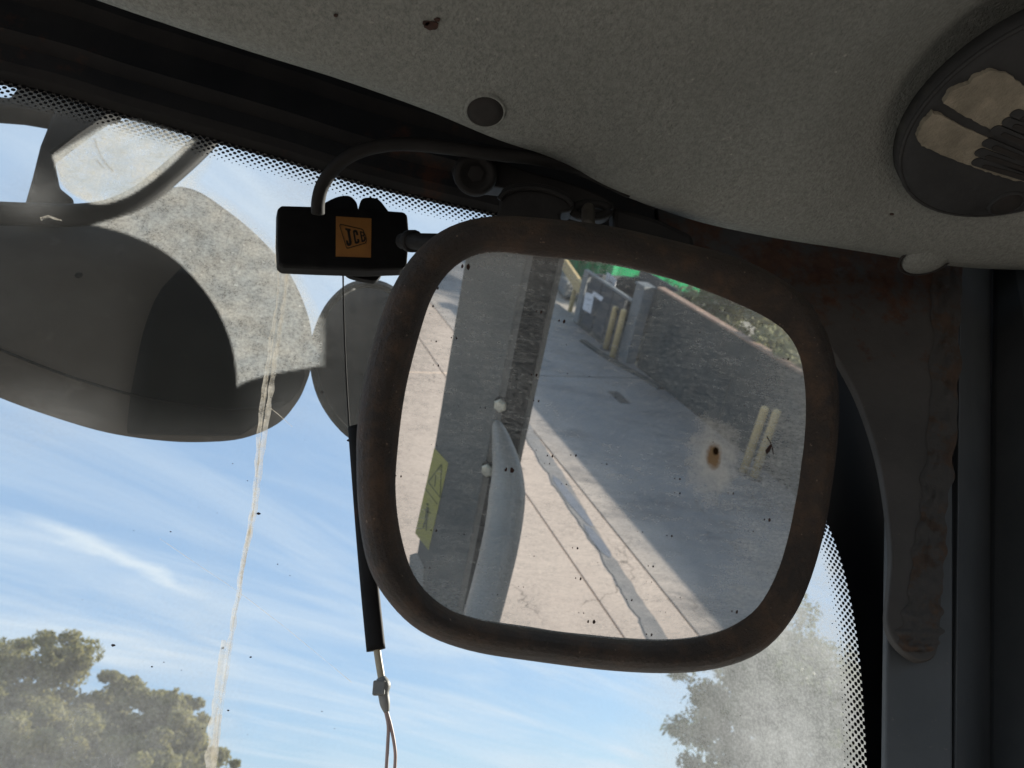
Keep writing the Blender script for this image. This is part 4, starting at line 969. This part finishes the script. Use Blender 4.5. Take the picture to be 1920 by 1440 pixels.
tube('block_lip', [hw(q.x, q.y, .543) for q in catmull([(936, 374), (950, 360), (985, 352), (1025, 356), (1060, 370), (1074, 384)], k=5)], .0022, M_DARKMOUNT, mir, 8)
bp = [hw(1103, 390 + 4.5 * k, .545 - .004 * k) for k in range(9)]
tube('threaded_bolt', [b for b in bp], [.0042 + .0009 * (k % 2) for k in range(9)], M_BOLT, mir, 12)
rg = [hw(1108 + 34 * math.cos(a), 394 + 12 * math.sin(a), .555) for a in [2 * math.pi * k / 24 for k in range(25)]]
tube('bolt_eye', rg, .0035, M_DARKMOUNT, mir, 8)
cl_ = prism('clamp_block', [hw(u, v, .60) for u, v in ((1150, 385), (1235, 410), (1300, 440), (1310, 500), (1240, 470), (1150, 440))], FWD * .03, M_BLACKFRAME, mir, bev=.004)
# stay between black box and mirror
st = thing('mirror_stay', 'short dark stay joining the black box to the mirror rim', 'stay', tuple(hw(800, 450, .52)))
tube('rod', [hw(755, 452, .575), hw(790, 453, .55), hw(850, 455, .50)], [.0062, .0062, .006], M_DARKMOUNT, st, 12)
lathe('collar', hw(772, 452, .565), hw(850, 455, .50) - hw(755, 452, .575), [(.001, -.004), (.0085, -.004), (.0085, .004), (.001, .004)], M_BLACKPLASTIC, st, 16)

# ------------------------------------------------------------------ black control box on the glass
cb_ = thing('control_box', 'black plastic box with an orange logo label stuck on the windscreen', 'box', tuple(wpt(642, 445)))
BO = .022
bx = [(527, 384), (600, 386), (690, 391), (757, 396), (765, 402), (768, 440), (764, 497), (757, 503), (690, 505), (600, 502), (530, 499), (521, 492), (519, 450), (520, 390)]
prism('case', [wpt(u, v, BO) for u, v in bx], WN * .012, M_BLACKPLASTIC, cb_, bev=.0028)
for q in ([(596, 392), (612, 378), (635, 368), (655, 367), (668, 378), (672, 392)], [(672, 392), (678, 374), (692, 370), (710, 374), (724, 390), (730, 398)], [(628, 498), (645, 508), (660, 518), (700, 526), (712, 520), (722, 508), (750, 502), (700, 490)]):
    prism('mounting_pad', [wpt(p.x, p.y, .007) for p in catmull(q, k=5)], WN * .005, M_BLACKPLASTIC, cb_, bev=.001)
zz = lambda x, y, o: wpt(480 + x / 4.966, 330 + y / 4.966, BO + o)
prism('logo_label', [zz(745, 375, .0006), zz(1075, 395, .0006), zz(1070, 757, .0006), zz(743, 746, .0006)], WN * .0005, M_LABEL, cb_)
def zpoly(name, pts, o=.0011, mat=M_INK): return prism(name, [zz(x, y, o) for x, y in pts], WN * .0004, mat, cb_)
fr_ = [(783, 445), (800, 447), (985, 490), (1000, 500), (1030, 575), (1033, 605), (1020, 625), (862, 673), (845, 672), (838, 660), (778, 462)]
cx_ = sum(p[0] for p in fr_) / len(fr_); cy_ = sum(p[1] for p in fr_) / len(fr_)
fin = [(cx_ + (x - cx_) * .955, cy_ + (y - cy_) * .935) for x, y in fr_]
def ringpoly():
    n = len(fr_); V = [zz(*p, .0011) for p in fr_] + [zz(*p, .0011) for p in fin]; V += [v + WN * .0004 for v in V]; F = []
    for i in range(n):
        j = (i + 1) % n; F += [[i, j, n + j, n + i], [i, 2 * n + i, 2 * n + j, j], [n + i, n + j, 3 * n + j, 3 * n + i]]
    mesh('logo_outline', V, F, M_INK, cb_)
ringpoly()
zpoly('letter', [(830, 482), (880, 492), (882, 508), (873, 508), (892, 622), (886, 640), (870, 650), (852, 645), (843, 630), (838, 598), (856, 602), (860, 622), (870, 626), (848, 503), (833, 500)])
zpoly('letter', [(902, 516), (910, 502), (928, 500), (942, 508), (950, 528), (953, 548), (934, 546), (928, 522), (918, 522), (934, 610), (946, 608), (942, 585), (960, 588), (965, 608), (956, 624), (934, 630), (920, 622)])
zpoly('letter', [(966, 512), (1000, 519), (1011, 532), (1014, 550), (1007, 560), (1019, 570), (1023, 592), (1014, 606), (984, 616)])
zpoly('letter_counter', [(983, 527), (995, 530), (999, 547), (987, 548)], .0014, M_LABEL); zpoly('letter_counter', [(990, 562), (1004, 564), (1007, 590), (996, 596)], .0014, M_LABEL)
cab = tag(tube('black_cable', [hw(q.x, q.y, q.z) for q in catmull([(596, 400, .58), (597, 375, .575), (606, 345, .57), (630, 312, .565), (665, 288, .56), (710, 274, .56), (760, 270, .56), (830, 276, .56), (920, 288, .56), (1010, 298, .56), (1090, 318, .57), (1180, 360, .59)], k=6)], .0052, M_CABLE, seg=12), 'black cable looping from the box up along the roof lining edge', 'cable')

# ------------------------------------------------------------------ loose wire hanging behind the mirror
wh = thing('wire_harness', 'dark sleeved wire with bare pale ends hanging below the mirror', 'wire', tuple(wpt(735, 1440, .01)))
tube('thin_cord', [wpt(q.x, q.y, .006) for q in catmull([(643, 505), (645, 600), (649, 700), (655, 800), (663, 880)], k=5)], 0.0007, M_BLACKFRAME, wh, 6)
tube('sleeve', [wpt(q.x, q.y, .010) for q in catmull([(668, 800), (676, 900), (684, 1000), (694, 1110), (705, 1219)], k=6)], .0063, M_BLACKFRAME, wh, 12, flat=.6)
M_TUBE = simple('yellowed_tube', (.40, .36, .26), (.30, .27, .20), 90, .45); M_PINK = simple('pinkish_wire', (.42, .30, .27), (.36, .27, .24), 60, .5); M_CONN = simple('grey_connector', (.16, .17, .17), (.24, .24, .22), 60, .55)
tube('inner_tube', [wpt(q.x, q.y, .010) for q in catmull([(706, 1212), (711, 1245), (716, 1275)], k=4)], .0024, M_TUBE, wh, 10)
cp = catmull([(714, 1270, 8), (718, 1285, 14), (719, 1300, 10), (722, 1320, 9), (725, 1335, 5)], k=3)
tube('connector', [wpt(q.x, q.y, .010) for q in cp], [q.z * .51 / FPX for q in cp], M_CONN, wh, 8)
box('connector_clip', wpt(711, 1290, .012), (.008, .004, .009), M_CONN, wh, .001)
for xs in ([(722, 1330), (728, 1360), (727, 1395), (724, 1450), (722, 1520)], [(724, 1330), (733, 1362), (740, 1400), (741, 1430), (735, 1500)]):
    tube('wire', [wpt(q.x, q.y, .010) for q in catmull(xs, k=5)], .0011, M_PINK, wh, 8)
